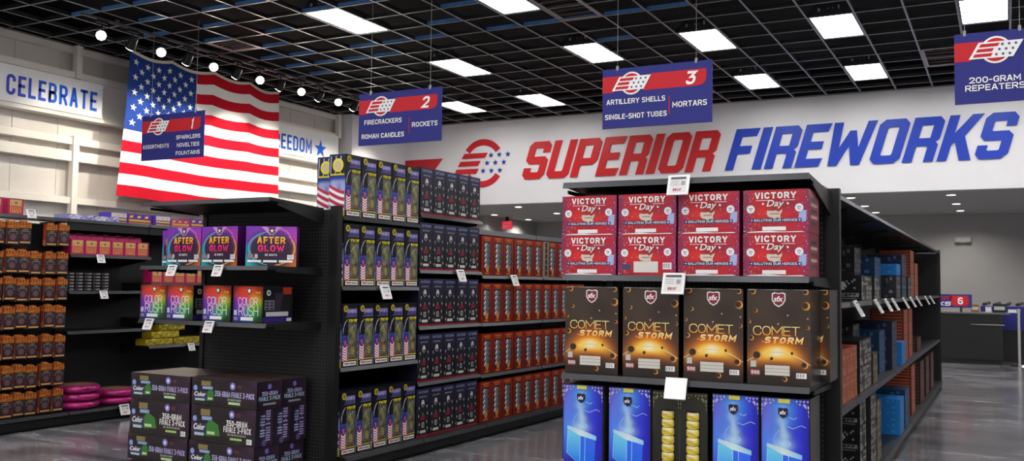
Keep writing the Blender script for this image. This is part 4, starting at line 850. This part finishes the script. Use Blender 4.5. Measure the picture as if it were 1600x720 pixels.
# ---- cartons of the right aisle: front print faces -Y (the camera end), side labels face +X (the aisle)
def aisle(key, w, d, h, c, side, kind):
    m = carton(w, d, h, C(c)); f = FRONT(w, d, h); g = RIGHT(w, d, h); rnd = random.Random(len(key)*7+3)
    if kind == 'logo':
        m.poly(f, [(w*.32, h*.45), (w*.6, h*.42), (w*.66, h*.55), (w*.6, h*.74), (w*.4, h*.76), (w*.3, h*.6)], C('#b8b8b8'), 1); m.disc(f, w*.46, h*.6, w*.06, C('#303030'), 2, 8)
        for i in range(12): m.disc(f, w*(.08+.84*noise01(i, 3)), h*(.4+.52*noise01(i, 5)), .008, C('#8a8a8a'), 1, 6)
        m.rect(f, w*.08, h*.15, w*.94, h*.3, C('#8a8a8e'), 1); scrib(m, f, w*.5, h*.225, w*.8, h*.11, C('#2a2a2e'), 2, 8); m.rect(f, w*.1, h*.06, w*.9, h*.1, C('#707074'), 1)
    elif kind == 'stripe':
        for i in range(4): m.rect(f, w*.05, h*(.08+.24*i), w*.95, h*(.2+.24*i), C(side), 1)
    elif kind == 'tube':
        for i in range(3): m.rect(f, w*(.06+.32*i), h*.05, w*(.28+.32*i), h*.3, C('#e09050'), 1); m.rect(f, w*(.06+.32*i), h*.34, w*(.28+.32*i), h*.62, C('#5a5048'), 1); m.rect(f, w*(.06+.32*i), h*.66, w*(.28+.32*i), h*.92, C('#b83a28'), 1)
    if kind == 'plain':
        for i in range(9): x = w*.85*rnd.random(); z = h*.85*rnd.random(); m.rect(f, x, z, x+w*(.05+.1*rnd.random()), z+h*(.03+.12*rnd.random()), mix(C(side), C(c), .3+.5*rnd.random()), 1)
    if kind == 'stripe':
        for i in range(5): z = h*(.06+.92*i/5); m.rect(g, d*.06, z, d*.94, z+h*.12, C(side), 1)
    else:
        for i in range(4):
            for j in range(5):
                if rnd.random() < .75: x = d*(.04+.245*i); z = h*(.05+.19*j); m.rect(g, x+d*.05*rnd.random(), z, x+d*(.12+.08*rnd.random()), z+h*(.08+.1*rnd.random()), mix(C(side), (.02, .02, .02), .5*rnd.random()), 1)
    P[key] = m.mesh('carton', 'print')
aisle('blk', .27, .3, .17, '#141416', '#b8b4b0', 'logo'); aisle('sil', .24, .3, .17, '#22211f', '#b8b2a8', 'plain'); aisle('tan', .24, .25, .22, '#3a382e', '#a89460', 'plain')
aisle('blu', .3, .4, .17, '#16304e', '#3a78b0', 'plain'); aisle('nav', .3, .4, .2, '#1a2038', '#5a6890', 'plain'); aisle('ora', .3, .42, .12, '#6a2a1c', '#a85a3a', 'stripe'); aisle('brn', .3, .5, .15, '#32201c', '#5a3c32', 'stripe'); aisle('tub', .2, .3, .16, '#8a3a20', '#d08a58', 'tube'); aisle('bri', .28, .35, .1, '#1a6cb4', '#3a98dc', 'plain'); aisle('gry', .22, .35, .2, '#26262a', '#8a8a90', 'plain')

# ================================================================== shop fittings
def shelf(parent, name, u0, u1, v0, v1, z, lipside, lh=.028, tilt=0):
    """board whose top is at z; lipside tells which edge carries the price channel"""
    m = MB(); t = .022
    m.box(u0, u1, v0, v1, z-t-tilt, z-tilt) if not tilt else m.add([(u0, v0, z-t), (u1, v0, z-t), (u1, v1, z-t-tilt), (u0, v1, z-t-tilt), (u0, v0, z), (u1, v0, z), (u1, v1, z-tilt), (u0, v1, z-tilt)], [(0, 3, 2, 1), (4, 5, 6, 7), (0, 1, 5, 4), (1, 2, 6, 5), (2, 3, 7, 6), (3, 0, 4, 7)])
    o = m.build(name, 'black_steel', parent)
    q = MB(); e = .012
    if lipside == 'v': q.add([(u0, v0-.002, z), (u1, v0-.002, z), (u1, v0-.002-e, z-lh), (u0, v0-.002-e, z-lh), (u0, v0, z), (u1, v0, z), (u1, v0, z-lh), (u0, v0, z-lh)], [(3, 2, 1, 0), (0, 1, 5, 4), (2, 3, 7, 6), (0, 4, 7, 3), (1, 2, 6, 5)])
    elif lipside == 'u': q.add([(u1+.002, v0, z), (u1+.002, v1, z), (u1+.002+e, v1, z-lh), (u1+.002+e, v0, z-lh), (u1, v0, z), (u1, v1, z), (u1, v1, z-lh), (u1, v0, z-lh)], [(3, 2, 1, 0), (0, 1, 5, 4), (2, 3, 7, 6), (0, 4, 7, 3), (1, 2, 6, 5)])
    else: q.add([(u0-.002, v0, z), (u0-.002, v1, z), (u0-.002-e, v1, z-lh), (u0-.002-e, v0, z-lh), (u0, v0, z), (u0, v1, z), (u0, v1, z-lh), (u0, v0, z-lh)], [(0, 1, 2, 3), (1, 0, 4, 5), (3, 2, 6, 7), (4, 0, 3, 7), (2, 1, 5, 6)])
    q.build('price_channel', 'lip', o)
    return o
def bracket(parent, u, v0, v1, z, dz=.09):
    MB().add([(u-.003, v0+.05, z-.022), (u-.003, v1, z-.022), (u-.003, v1, z-.022-dz), (u-.003, v0+.05, z-.04), (u+.003, v0+.05, z-.022), (u+.003, v1, z-.022), (u+.003, v1, z-.022-dz), (u+.003, v0+.05, z-.04)], [(0, 1, 2, 3), (7, 6, 5, 4), (0, 4, 5, 1), (1, 5, 6, 2), (2, 6, 7, 3), (3, 7, 4, 0)]).build('bracket', 'black_steel', parent)
def bracket_u(parent, v, u0, u1, z, dz=.08):
    MB().add([(u0, v-.003, z-.022), (u1-.05, v-.003, z-.022), (u1-.05, v-.003, z-.04), (u0, v-.003, z-.022-dz), (u0, v+.003, z-.022), (u1-.05, v+.003, z-.022), (u1-.05, v+.003, z-.04), (u0, v+.003, z-.022-dz)], [(0, 1, 2, 3), (7, 6, 5, 4), (0, 4, 5, 1), (1, 5, 6, 2), (2, 6, 7, 3), (3, 7, 4, 0)]).build('bracket', 'black_steel', parent)
A = H0
def rail_post(parent, u0, u1, v0, v1, h):
    o = MB().box(u0, u1, v0, v1, 0, h).build('upright', 'black_steel', parent)
    return o
# ---------- endcaps
def endcap(org, rz, wd, depth, shelves, base, top, pl, pr, label):
    e = empty('endcap_rack', org, rz, label=label, cat='shelf rack', group='endcap racks')
    shelf(e, 'shelf', -wd, 0, 0, depth-.01, top, 'v', .03, .035)
    for u, dz in ((-wd-.006, .03), (.006, .12)): bracket(e, u, .02, depth-.014, top-.012, dz)
    for z in shelves:
        shelf(e, 'shelf', -wd, 0, 0, depth-.01, z, 'v')
        for u in (-wd-.006, .006): bracket(e, u, .02, depth-.014, z, .03)
    MB().box(-wd, 0, -.03, depth-.01, base-.07, base).build('base_deck', 'black_steel', e); MB().box(-wd+.02, -.02, -.01, depth-.02, 0, base-.07).build('kick_plate', 'panel_black', e)
    MB().box(pl+.04, pr-.07, depth, depth+.02, 0, top-.045).build('back_panel', 'peg', e)
    MB().box(pl, pl+.04, depth-.012, depth+.04, 0, top-.02).build('upright', 'black_steel', e); MB().box(pr-.07, pr, depth-.012, depth+.04, 0, top-.02).build('upright', 'black_steel', e)
    return e
T2 = rad(-1.4); O2 = Vector((-4.351, 4.817, 0))
e2 = endcap(O2, T2, 1.235, .55, [A+.098, A-.287], A-1.292, A+.56, -1.2, .14, 'black endcap rack with three shelves of rainbow cartons, left of centre')
O3 = Vector((-.788, 4.4, 0))
e3 = endcap(O3, 0, 1.22, .56, [A+.05, A-.447, A-.928], A-1.235, A+.522, -1.2, .05, 'black endcap rack stacked with red, brown and blue cartons, right of centre')
# ---------- runs
r2 = empty('gondola_run', O2, T2, label='black double-sided shelf run behind the left endcap rack', cat='shelf run', group='shelf runs')
SP = -.53
MB().box(SP-.02, SP+.02, .6, 7.3, 0, A+.468).build('spine_panel', 'panel_black', r2)
MB().box(SP+.02, .20, .6, 7.3, .03, A-1.262).build('base_deck', 'black_steel', r2); MB().box(SP+.02, .17, .62, 7.28, 0, .03).build('kick_plate', 'panel_black', r2)
MB().box(-1.26, SP-.02, .6, 7.3, .03, A-1.262).build('base_deck', 'black_steel', r2); MB().box(-1.23, SP-.02, .62, 7.28, 0, .03).build('kick_plate', 'panel_black', r2)
SEC2 = [(.605, 1.565, [.47, -.033, -.613]), (1.575, 2.545, [.555, .105, -.35, -.80]), (2.555, 3.74, [.073, -.355, -.812]), (3.75, 4.93, [.073, -.355, -.812]), (4.94, 6.1, [.073, -.355, -.812]), (6.11, 7.29, [.073, -.355, -.812])]
for a, b, zs in SEC2:
    for z in zs:
        shelf(r2, 'shelf', SP+.02, .13, a, b, A+z, 'u')
        for v in (a+.003, b-.003): bracket_u(r2, v, SP+.02, .13, A+z)
    shelf(r2, 'base_shelf', SP+.02, .20, a, b, A-1.238, 'u')
    MB().box(SP-.03, SP+.045, b-.002, b+.012, 0, A+.47).build('upright', 'black_steel', r2)
    for z in (.07, -.4, -.85): shelf(r2, 'shelf', -1.19, SP-.02, a, b, A+z, 'l')
for a, b in ((2.555, 3.74), (3.75, 4.93), (4.94, 6.1), (6.11, 7.29)):
    shelf(r2, 'top_shelf', SP+.02, .05, a, b, A+.49, 'u', .045)
shelf(r2, 'top_shelf', -1.1, SP-.02, .605, 7.29, A+.47, 'l')
# right-hand run (aisle side faces +X)
r3 = empty('gondola_run', (0, 0, 0), label='long black shelf run receding along the right aisle', cat='shelf run', group='shelf runs')
MB().box(-1.42, -1.38, 5.015, 14.33, 0, A+.5).build('spine_panel', 'panel_black', r3)
MB().box(-1.38, -.805, 5.015, 14.33, .03, A-1.27).build('base_deck', 'black_steel', r3); MB().box(-1.38, -.835, 5.03, 14.31, 0, .03).build('kick_plate', 'panel_black', r3)
MB().box(-2.0, -1.42, 5.015, 14.33, .03, A-1.27).build('base_deck', 'black_steel', r3)
for k in range(8):
    a = 5.015+k*1.164; b = a+1.154
    for z in (-.083, -.682):
        shelf(r3, 'shelf', -1.38, -.83, a, b, A+z, 'u'); bracket_u(r3, a+.003, -1.38, -.83, A+z)
    shelf(r3, 'base_shelf', -1.38, -.805, a, b, A-1.248, 'u')
    shelf(r3, 'top_shelf', -1.38, -.83, a, b, A+.527, 'u', .03); bracket_u(r3, a+.003, -1.38, -.83, A+.52)
    for z in (.07, -.4, -.85): shelf(r3, 'shelf', -1.95, -1.42, a, b, A+z, 'l')
    shelf(r3, 'top_shelf', -1.95, -1.42, a, b, A+.5, 'l')
up3 = MB().box(-.86, -.81, 14.335, 14.40, 0, A+.545).build('end_upright', 'black_steel', r3)
for k in range(60): MB().box(-.84, -.83, 14.334, 14.3345, .1+k*.0295, .115+k*.0295).build('slot', 'lip', up3)
MB().box(-1.4, -.86, 14.34, 14.37, 0, A+.5).build('end_panel', 'panel_black', r3)
# left gondola under the flag wall
r0 = empty('gondola_run', (0, 0, 0), label='black shelf run with sparklers in front of the left wall', cat='shelf run', group='shelf runs')
MB().box(-8.22, -8.18, 3.9, 9.9, 0, A+.5).build('spine_panel', 'panel_black', r0)
MB().box(-8.18, -7.69, 3.9, 9.9, .02, A-1.27).build('base_deck', 'black_steel', r0); MB().box(-8.18, -7.72, 3.92, 9.88, 0, .02).build('kick_plate', 'panel_black', r0)
MB().box(-7.96, -7.94, 4.1, 5.885, A-1.24, A+.5).build('pegboard', 'panel_black', r0)
MB().box(-8.18, -7.90, 5.889, 5.907, A-1.24, A+.53).build('divider_panel', 'black_steel', r0)
for a, b, zs in ((5.91, 6.85, [.226, -.12, -.497]), (6.86, 7.9, [-.04, -.40, -.68]), (7.91, 8.9, [-.04, -.5]), (8.91, 9.88, [-.04, -.5])):
    for z in zs:
        shelf(r0, 'shelf', -8.18, -7.76, a, b, A+z, 'u'); bracket_u(r0, a+.003, -8.18, -7.76, A+z); bracket_u(r0, b-.003, -8.18, -7.76, A+z)
for a, b in ((4.1, 5.9), (5.91, 6.85), (6.86, 7.9), (7.91, 8.9), (8.91, 9.88)): shelf(r0, 'top_shelf', -8.18, -7.80, a, b, A+.56, 'u', .03)
for a, b in ((5.91, 6.85), (6.86, 7.9), (7.91, 8.9), (8.91, 9.88)): MB().box(-7.82, -7.80, a, b, A+.455, A+.53).build('header_panel', 'panel_black', r0)
for a, b in ((3.9, 5.9), (5.91, 6.85), (6.86, 7.9), (7.91, 8.9), (8.91, 9.88)): shelf(r0, 'base_shelf', -8.18, -7.69, a, b, A-1.235, 'u')

# ================================================================== place the goods
def L2(u, v, z): c, s = cos(T2), sin(T2); return (O2.x+u*c-v*s, O2.y+u*s+v*c, A+z)
def thing(key, name, loc, rz, label, cat, group): return put(P[key], name, None, loc, rz, label=label, cat=cat, group=group)
# right-centre endcap
for r, z in enumerate((.051, .2525)):
    for c, x in enumerate((-1.876, -1.568, -1.257, -.943)):
        thing('vic_b' if (r == 0 and c == 1) else 'vic', 'firework_carton', (x, 4.555+.004*((c*3+r) % 3), A+z), rad([0, .6, -.5, .3][c]), 'red speckled firework carton, %s from the left in the %s row' % (ORD[c], ['lower', 'upper'][r]), 'firework carton', 'red speckled cartons on the right endcap')
for c, x in enumerate((-1.859, -1.546, -1.236, -.931)): thing('comet', 'firework_carton', (x, 4.55, A-.446), rad([.4, -.3, .2, 0][c]), 'dark brown carton with a glowing orange horizon, %s from the left in front' % ORD[c], 'firework carton', 'dark brown comet cartons')
thing('comet', 'firework_carton', (-.888, 4.81, A-.446), 0, 'dark brown carton half hidden behind the rightmost comet carton', 'firework carton', 'dark brown comet cartons')
for c, x in enumerate((-1.9, -1.65, -1.127, -.9)): thing('light', 'firework_carton', (x, 4.54, A-.927), rad([.8, 0, 0, 0][c]), 'blue carton printed with a glowing smoking crate, %s from the left' % ORD[c], 'firework carton', 'blue glowing crate cartons')
g = thing('gold', 'shell_carton', (-1.397, 4.545, A-.927), 0, 'black carton with two windows of gold shells between the blue cartons', 'firework carton', None)
for me in P['gold_shell']: put(me, 'gold_shell', g)
# left endcap
for c, (u, rz) in enumerate(((-.88, 0), (-.528, 0))): thing('ag', 'firework_carton', L2(u, .13, .099), T2+rz, 'purple neon ring carton, %s from the left facing the shelf front' % ORD[c], 'firework carton', 'purple neon ring cartons')
thing('ag', 'firework_carton', L2(-.174, .224, .099), T2+rad(33), 'purple neon ring carton turned towards the camera at the shelf right end', 'firework carton', 'purple neon ring cartons')
thing('ag', 'firework_carton', L2(-1.235, .34, .099), T2+rad(-20), 'purple neon ring carton at the left end seen very obliquely', 'firework carton', 'purple neon ring cartons')
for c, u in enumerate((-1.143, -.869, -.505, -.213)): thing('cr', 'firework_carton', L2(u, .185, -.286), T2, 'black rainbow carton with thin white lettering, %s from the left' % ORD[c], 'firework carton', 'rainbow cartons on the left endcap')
for c in (0, 1):
    for k in (0, 1):
        for r, z in ((0, -1.2915), (2, -.8585)):
            u = -.995 if c == 0 else -.372
            thing('fin1', 'firework_carton', L2(u-(.012 if r == 0 else 0), .12+.245*k, z), T2, 'wide dark finale carton, %s row of the %s stack, %s' % (['bottom', '', 'top'][r], ['left', 'right'][c], ['in front', 'behind'][k]), 'firework carton', 'dark finale cartons on the endcap base')
    for k in range(3): thing('fin2', 'firework_carton', L2((-.995, -.372)[c], .082+.166*k, -1.106), T2, 'dark finale carton in the middle row of the %s stack, %s from the front' % (['left', 'right'][c], ORD[k]), 'firework carton', 'dark finale cartons on the endcap base')
# left run goods (front turned to the aisle)
RZ = T2+pi/2
SHN = ['top', 'second', 'third', 'fourth', 'lowest']
for r, z in enumerate((.471, -.032, -.612, -1.237)):
    for c in range(5): thing('roman', 'roman_candle_box', L2(.054, .711+.188*c+.002*((c+r) % 2), z), RZ+rad(((c*7+r*3) % 5-2)*.2), 'tall black box with a flag rocket print, %s shelf, %s from the left' % (['top', 'second', 'third', 'lowest'][r], ORD[c]), 'firework box', 'tall flag rocket boxes')
thing('roman', 'roman_candle_box', L2(-.135, .80, .471), RZ, 'tall flag print box standing behind the top row, seen end on', 'firework box', 'tall flag rocket boxes')
for r, z in enumerate((.556, .106, -.349, -.799, -1.237)):
    for c in range(5): thing('rocket', 'rocket_box', L2(.02, 1.675+.188*c, z), RZ, 'tall navy and black box with a white star emblem, %s shelf, %s from the left' % (SHN[r], ORD[c]), 'firework box', 'navy star emblem boxes')
for r, z in enumerate((.074, -.354, -.811, -1.237)):
    v = 2.562+[0, .0, .02, .01][r]
    for c in range(11):
        if c in (3, 7): v += .012
        if r == 0 and c == 6:
            thing('tubes', 'tube_box', L2(.03, v+.057, z), RZ, 'grey box end with a column of black tube mouths among the red boxes', 'firework box', None); v += .117
        thing('red', 'artillery_shell_box', L2(.02, v+.0985, z), RZ, 'red box with a window of grey shells, %s shelf, %s from the left' % (['top', 'second', 'third', 'lowest'][r], ORD[c]), 'firework box', 'red artillery shell boxes'); v += .1985
# sparkler wall
rowz = [.291, .03, -.212, -.461, -.73, -.99, -1.229]; cols = [5.075, 5.195, 5.325, 5.445, 5.563, 5.711, 5.836]
rnd = random.Random(11)
for r, z in enumerate(rowz):
    for c, y in enumerate(cols):
        if r == 0 and c == 4: continue
        if r in (2, 3) and c == 2 and False: continue
        n = 3 if c != 4 else 2; dz = rnd.uniform(-.006, .006)+.004; dy = rnd.uniform(-.006, .006); sp = rnd.uniform(.018, .03)
        hk = MB(C('#8a8a8a')).tube((0, 0, 0), (.2, 0, .004), .003, 6).build('peg_hook', 'chrome', r0, (-7.94, y+dy, A+z+dz+.2188))
        for k in range(n):
            t = thing('spark', 'sparkler_pack', (-7.765-sp*k*1.15, y+dy-.004*k*(1 if c < 5 else -1), A+z+dz+.002*k), pi/2+rad(rnd.uniform(-4, 4)), 'orange tipped sparkler pack, %s peg row, %s column, %s' % (ORD[r], ORD[c], ['in front', 'second on its peg', 'third on its peg'][k]), 'sparkler pack', 'sparkler packs on the pegboard')
for i in range(5): thing('pink', 'sparkler_tub', (-7.9, 4.6+.2*i, A+.561), pi/2, 'dark pink box on top of sparkler rack, %s from the left' % ORD[i], 'firework box', 'pink boxes above the sparklers')
# goods on the left gondola shelves
for i in range(6): thing('pink', 'sparkler_tub', (-7.825, 5.992+.152*i, A+.227), pi/2, 'pink box with a tan label, upper shelf row, %s from the left' % ORD[i], 'firework box', 'pink boxes on the left rack')
for i in range(6): thing('pinkbag', 'foil_bag', (-7.94+.0, 5.995+.152*i, A+.376), pi/2, 'crumpled pink foil bag lying behind the pink boxes, %s from the left' % ORD[i], 'foil bag', 'pink foil bags')
for i in range(6): thing('pink', 'sparkler_tub', (-7.95, 5.992+.152*i, A+.227), pi/2, 'pink box in the hidden second row below the foil bags, %s from the left' % ORD[i], 'firework box', 'pink boxes behind')
for i in range(6): thing('pink', 'sparkler_tub', (-7.83, 6.95+.152*i, A-.039), pi/2, 'pink box glimpsed below the neon ring shelf, %s from the left' % ORD[i], 'firework box', 'pink boxes on the lower shelf')
for c in range(5):
    for k in range(6): thing('tin', 'firework_tin', (-7.83, 5.962+.097*c, A-.119+.0295*k), pi/2, 'small black tin, %s stack from the left, %s from the bottom' % (ORD[c], ORD[k]), 'tin', 'stacked black tins')
for i, (y, z) in enumerate(((7.02, -.679), (7.4, -.679), (7.18, -.606), (7.2, -.533), (6.99, -.606))):
    if i == 4: continue
    thing('brick', 'foil_brick', (-7.86 if i != 3 else -7.88, y if i != 2 else 7.1, A+z), pi/2+rad([2, -1, 0, 3, 0][i]), 'gold foil wrapped brick, %s' % ['lower left of the pile', 'lower right of the pile', 'in the middle of the pile', 'on top of the pile', ''][i], 'foil brick', 'gold foil bricks')
for k in range(3): thing('disc', 'foil_cake', (-7.92, 6.15, A-1.234+.0755*k), .7*k, 'round pink foil cake in the left stack of three, %s from the bottom' % ORD[k], 'foil cake', 'round pink foil cakes')
for k in range(2): thing('disc', 'foil_cake', (-7.92, 6.60, A-1.234+.0755*k), .5*k, 'round pink foil cake in the right stack of two, %s' % ['below', 'on top'][k], 'foil cake', 'round pink foil cakes')
for i in range(2): thing('flat', 'wrapped_pack', (-7.92, 6.06+.29*i, A+.561), pi/2, 'flat clear wrapped purple pack on top of the left rack, %s from the left' % ORD[i], 'firework pack', 'flat wrapped packs')
for i, (k, y, z, x) in enumerate((('pur2', 6.61, 0, -8.05), ('pur1', 6.87, 0, -8.05), ('pur2', 7.13, 0, -8.0), ('pur3', 7.37, 0, -8.0), ('pur1', 7.66, 0, -8.0))): thing(k, 'firework_box', (x, y, A+.561+z), pi/2, 'purple and yellow box on top of the left rack, %s from the left' % ORD[i], 'firework box', 'purple and yellow boxes')
# right aisle goods: (mesh, x, y of the near end, shelf height, count, box height, box depth)
n_ = {}
def stack(key, x, y, z, n, where, gap=.0012):
    me = P[key]; zs = [v.co.z for v in me.vertices]; h = max(zs); ys = [v.co.y for v in me.vertices]
    for k in range(n): thing(key, 'aisle_carton', (x, y-min(ys), A+z+k*(h+gap)), 0, '%s, %s' % (where, 'single' if n == 1 else '%s up' % ORD[k]), 'firework carton', 'cartons in the right aisle')
S1, S2, S3 = -.082, -.681, -1.247
nm = {'blk': 'black carton with grey print', 'sil': 'silver striped carton', 'tan': 'tan and grey carton', 'blu': 'blue carton', 'nav': 'navy carton', 'ora': 'orange striped carton', 'brn': 'brown carton', 'tub': 'orange tube carton', 'bri': 'bright blue carton', 'gry': 'grey carton'}
def st(key, x, y, s, n, extra): stack(key, x, y, (S1, S2, S3)[s], n, '%s, %s right aisle shelf, %s' % (nm[key], ['upper', 'middle', 'lowest'][s], extra))
st('blk', -1.17, 5.75, 0, 3, 'nearest stack'); st('sil', -1.17, 6.2, 0, 3, 'behind the nearest black stack'); st('blk', -.99, 6.65, 0, 1, 'at the shelf front'); st('sil', -.985, 6.98, 0, 1, 'beside the front black box'); st('tan', -1.255, 6.6, 0, 2, 'at the back'); st('sil', -.975, 7.35, 0, 1, 'front, farther along')
st('gry', -1.15, 7.7, 0, 2, 'in the middle'); st('blu', -1.1, 8.2, 0, 2, 'in the middle'); st('gry', -.96, 8.85, 0, 1, 'under the bright blue box'); stack('bri', -.99, 8.86, S1+.202, 1, 'bright blue carton on the upper aisle shelf, on a grey box'); st('nav', -1.0, 9.35, 0, 2, 'past the blue ones'); st('gry', -.95, 9.85, 0, 1, 'past the navy ones'); st('ora', -1.02, 10.45, 0, 4, 'far stack'); st('ora', -1.02, 10.95, 0, 3, 'farthest stack')
st('tub', -.955, 5.8, 1, 2, 'nearest'); st('tub', -.955, 6.11, 1, 2, 'second along'); st('blk', -1.22, 5.9, 1, 2, 'at the back'); st('blk', -.985, 6.5, 1, 2, 'at the front'); st('sil', -1.255, 6.3, 1, 3, 'at the back'); st('sil', -.975, 6.82, 1, 2, 'beside the black stack'); st('tan', -.97, 7.2, 1, 1, 'front'); st('gry', -1.15, 7.6, 1, 2, 'in the middle'); st('blu', -1.06, 8.1, 1, 2, 'in the middle'); st('nav', -1.02, 8.65, 1, 2, 'past the blue ones'); st('bri', -.985, 9.2, 1, 2, 'past the navy ones'); st('ora', -1.02, 9.7, 1, 4, 'far stack'); st('ora', -1.02, 10.2, 1, 4, 'second far stack'); st('brn', -1.02, 11.2, 1, 1, 'farthest')
st('blk', -1.0, 6.6, 2, 3, 'nearest stack'); st('blk', -1.22, 6.0, 2, 2, 'back stack'); st('sil', -.96, 6.95, 2, 3, 'beside the black stack'); st('tan', -.96, 7.3, 2, 2, 'past the silver ones'); st('gry', -1.12, 7.82, 2, 2, 'in the middle'); st('bri', -.96, 8.75, 2, 3, 'in the middle'); st('blu', -.97, 9.2, 2, 2, 'past the bright ones'); st('ora', -1.0, 10.2, 2, 4, 'far stack'); st('brn', -1.0, 11.3, 2, 3, 'first of the brown stacks'); st('brn', -1.0, 12.1, 2, 3, 'second of the brown stacks'); st('brn', -1.0, 12.9, 2, 3, 'third of the brown stacks')

# ------------------------------------------------------------------ electronic price tags
def tagmesh():
    m = MB(C('#ececec')); m.box(-.042, .042, -.008, 0, -.07, .012); f = lambda x, y, k: (x, -.008-.0008*k, y)
    m.rect(f, -.034, -.062, .034, .005, C('#d8d8d8'), 1); m.rect(f, -.03, -.006, .03, .003, C('#4a4a50'), 2); m.rect(f, .012, -.032, .028, -.014, C('#9a9aa0'), 2)
    for q in range(3): m.rect(f, -.03, -.016-.008*q, .004, -.013-.008*q, C('#a8a8ac'), 2)
    scrib(m, f, 0, -.05, .036, .011, C('#c05060'), 2, 5); return m.mesh('price_tag', 'print')
TG = tagmesh()
def ptag(loc, rz, label, tilt=rad(-20), s=1.0):
    o = put(TG, 'price_tag', None, loc, rz, label=label, cat='price tag', group='electronic price tags'); o.rotation_euler = (tilt, 0, rz); o.scale = (s, s, s); return o
def l3(u, v, z): return (O3.x+u, O3.y+v, A+z)
ptag(l3(-.598, -.025, .515), 0, 'white price tag on the top shelf edge above the red cartons', s=1.25)
ptag(l3(-.622, -.02, .045), 0, 'white price tag on the shelf edge between red and brown cartons', s=1.3)
ptag(l3(-.61, -.02, -.453), 0, 'price tag painted overexposed white on the shelf edge above the gold shells', s=1.25).data = MB(C('#fafafa')).box(-.042, .042, -.008, 0, -.07, .012).mesh('washed_out_tag', 'print')  # print left off; overexposed white is put into the tag colour
ptag(L2(-.88, -.02, .09), T2, 'white price tag below the left neon ring carton'); ptag(L2(-.43, -.02, .09), T2, 'white price tag below the middle neon ring carton')
ptag(L2(-1.1, -.02, -.295), T2, 'white price tag at the left end of the rainbow carton shelf'); ptag(L2(-.5, -.02, -.295), T2, 'white price tag in the middle of the rainbow carton shelf')
ptag(L2(.152, 1.08, -.042), RZ, 'white price tag on the second shelf of flag rocket boxes', s=1.3)
ptag(L2(.152, 2.15, .098), RZ, 'white price tag on the second shelf of navy boxes', s=1.3); ptag(L2(.152, 3.1, .066), RZ, 'white price tag on the shelf edge of red shell boxes', s=1.3)
ptag((-7.735, 6.22, A+.215), pi/2, 'white price tag below the row of pink boxes'); ptag((-7.735, 6.27, A-.13), pi/2, 'white price tag below the small black tins'); ptag((-7.735, 7.4, A-.69), pi/2, 'white price tag below the gold bricks'); ptag((-7.665, 6.5, A-1.24), pi/2, 'white price tag on the lowest shelf near the pink foil cakes', s=1.3); ptag((-7.735, 5.47, A+.595), pi/2, 'white price tag above the sparkler pegboard')
for i, y in enumerate((6.0, 7.0, 7.6, 8.1, 9.0, 9.7, 10.4, 11.5, 12.3)): ptag((-.808, y, A-.09), pi/2, 'white price tag jutting from the upper right aisle shelf, %s from the camera' % ORD[i], rad(-28), 1.3)
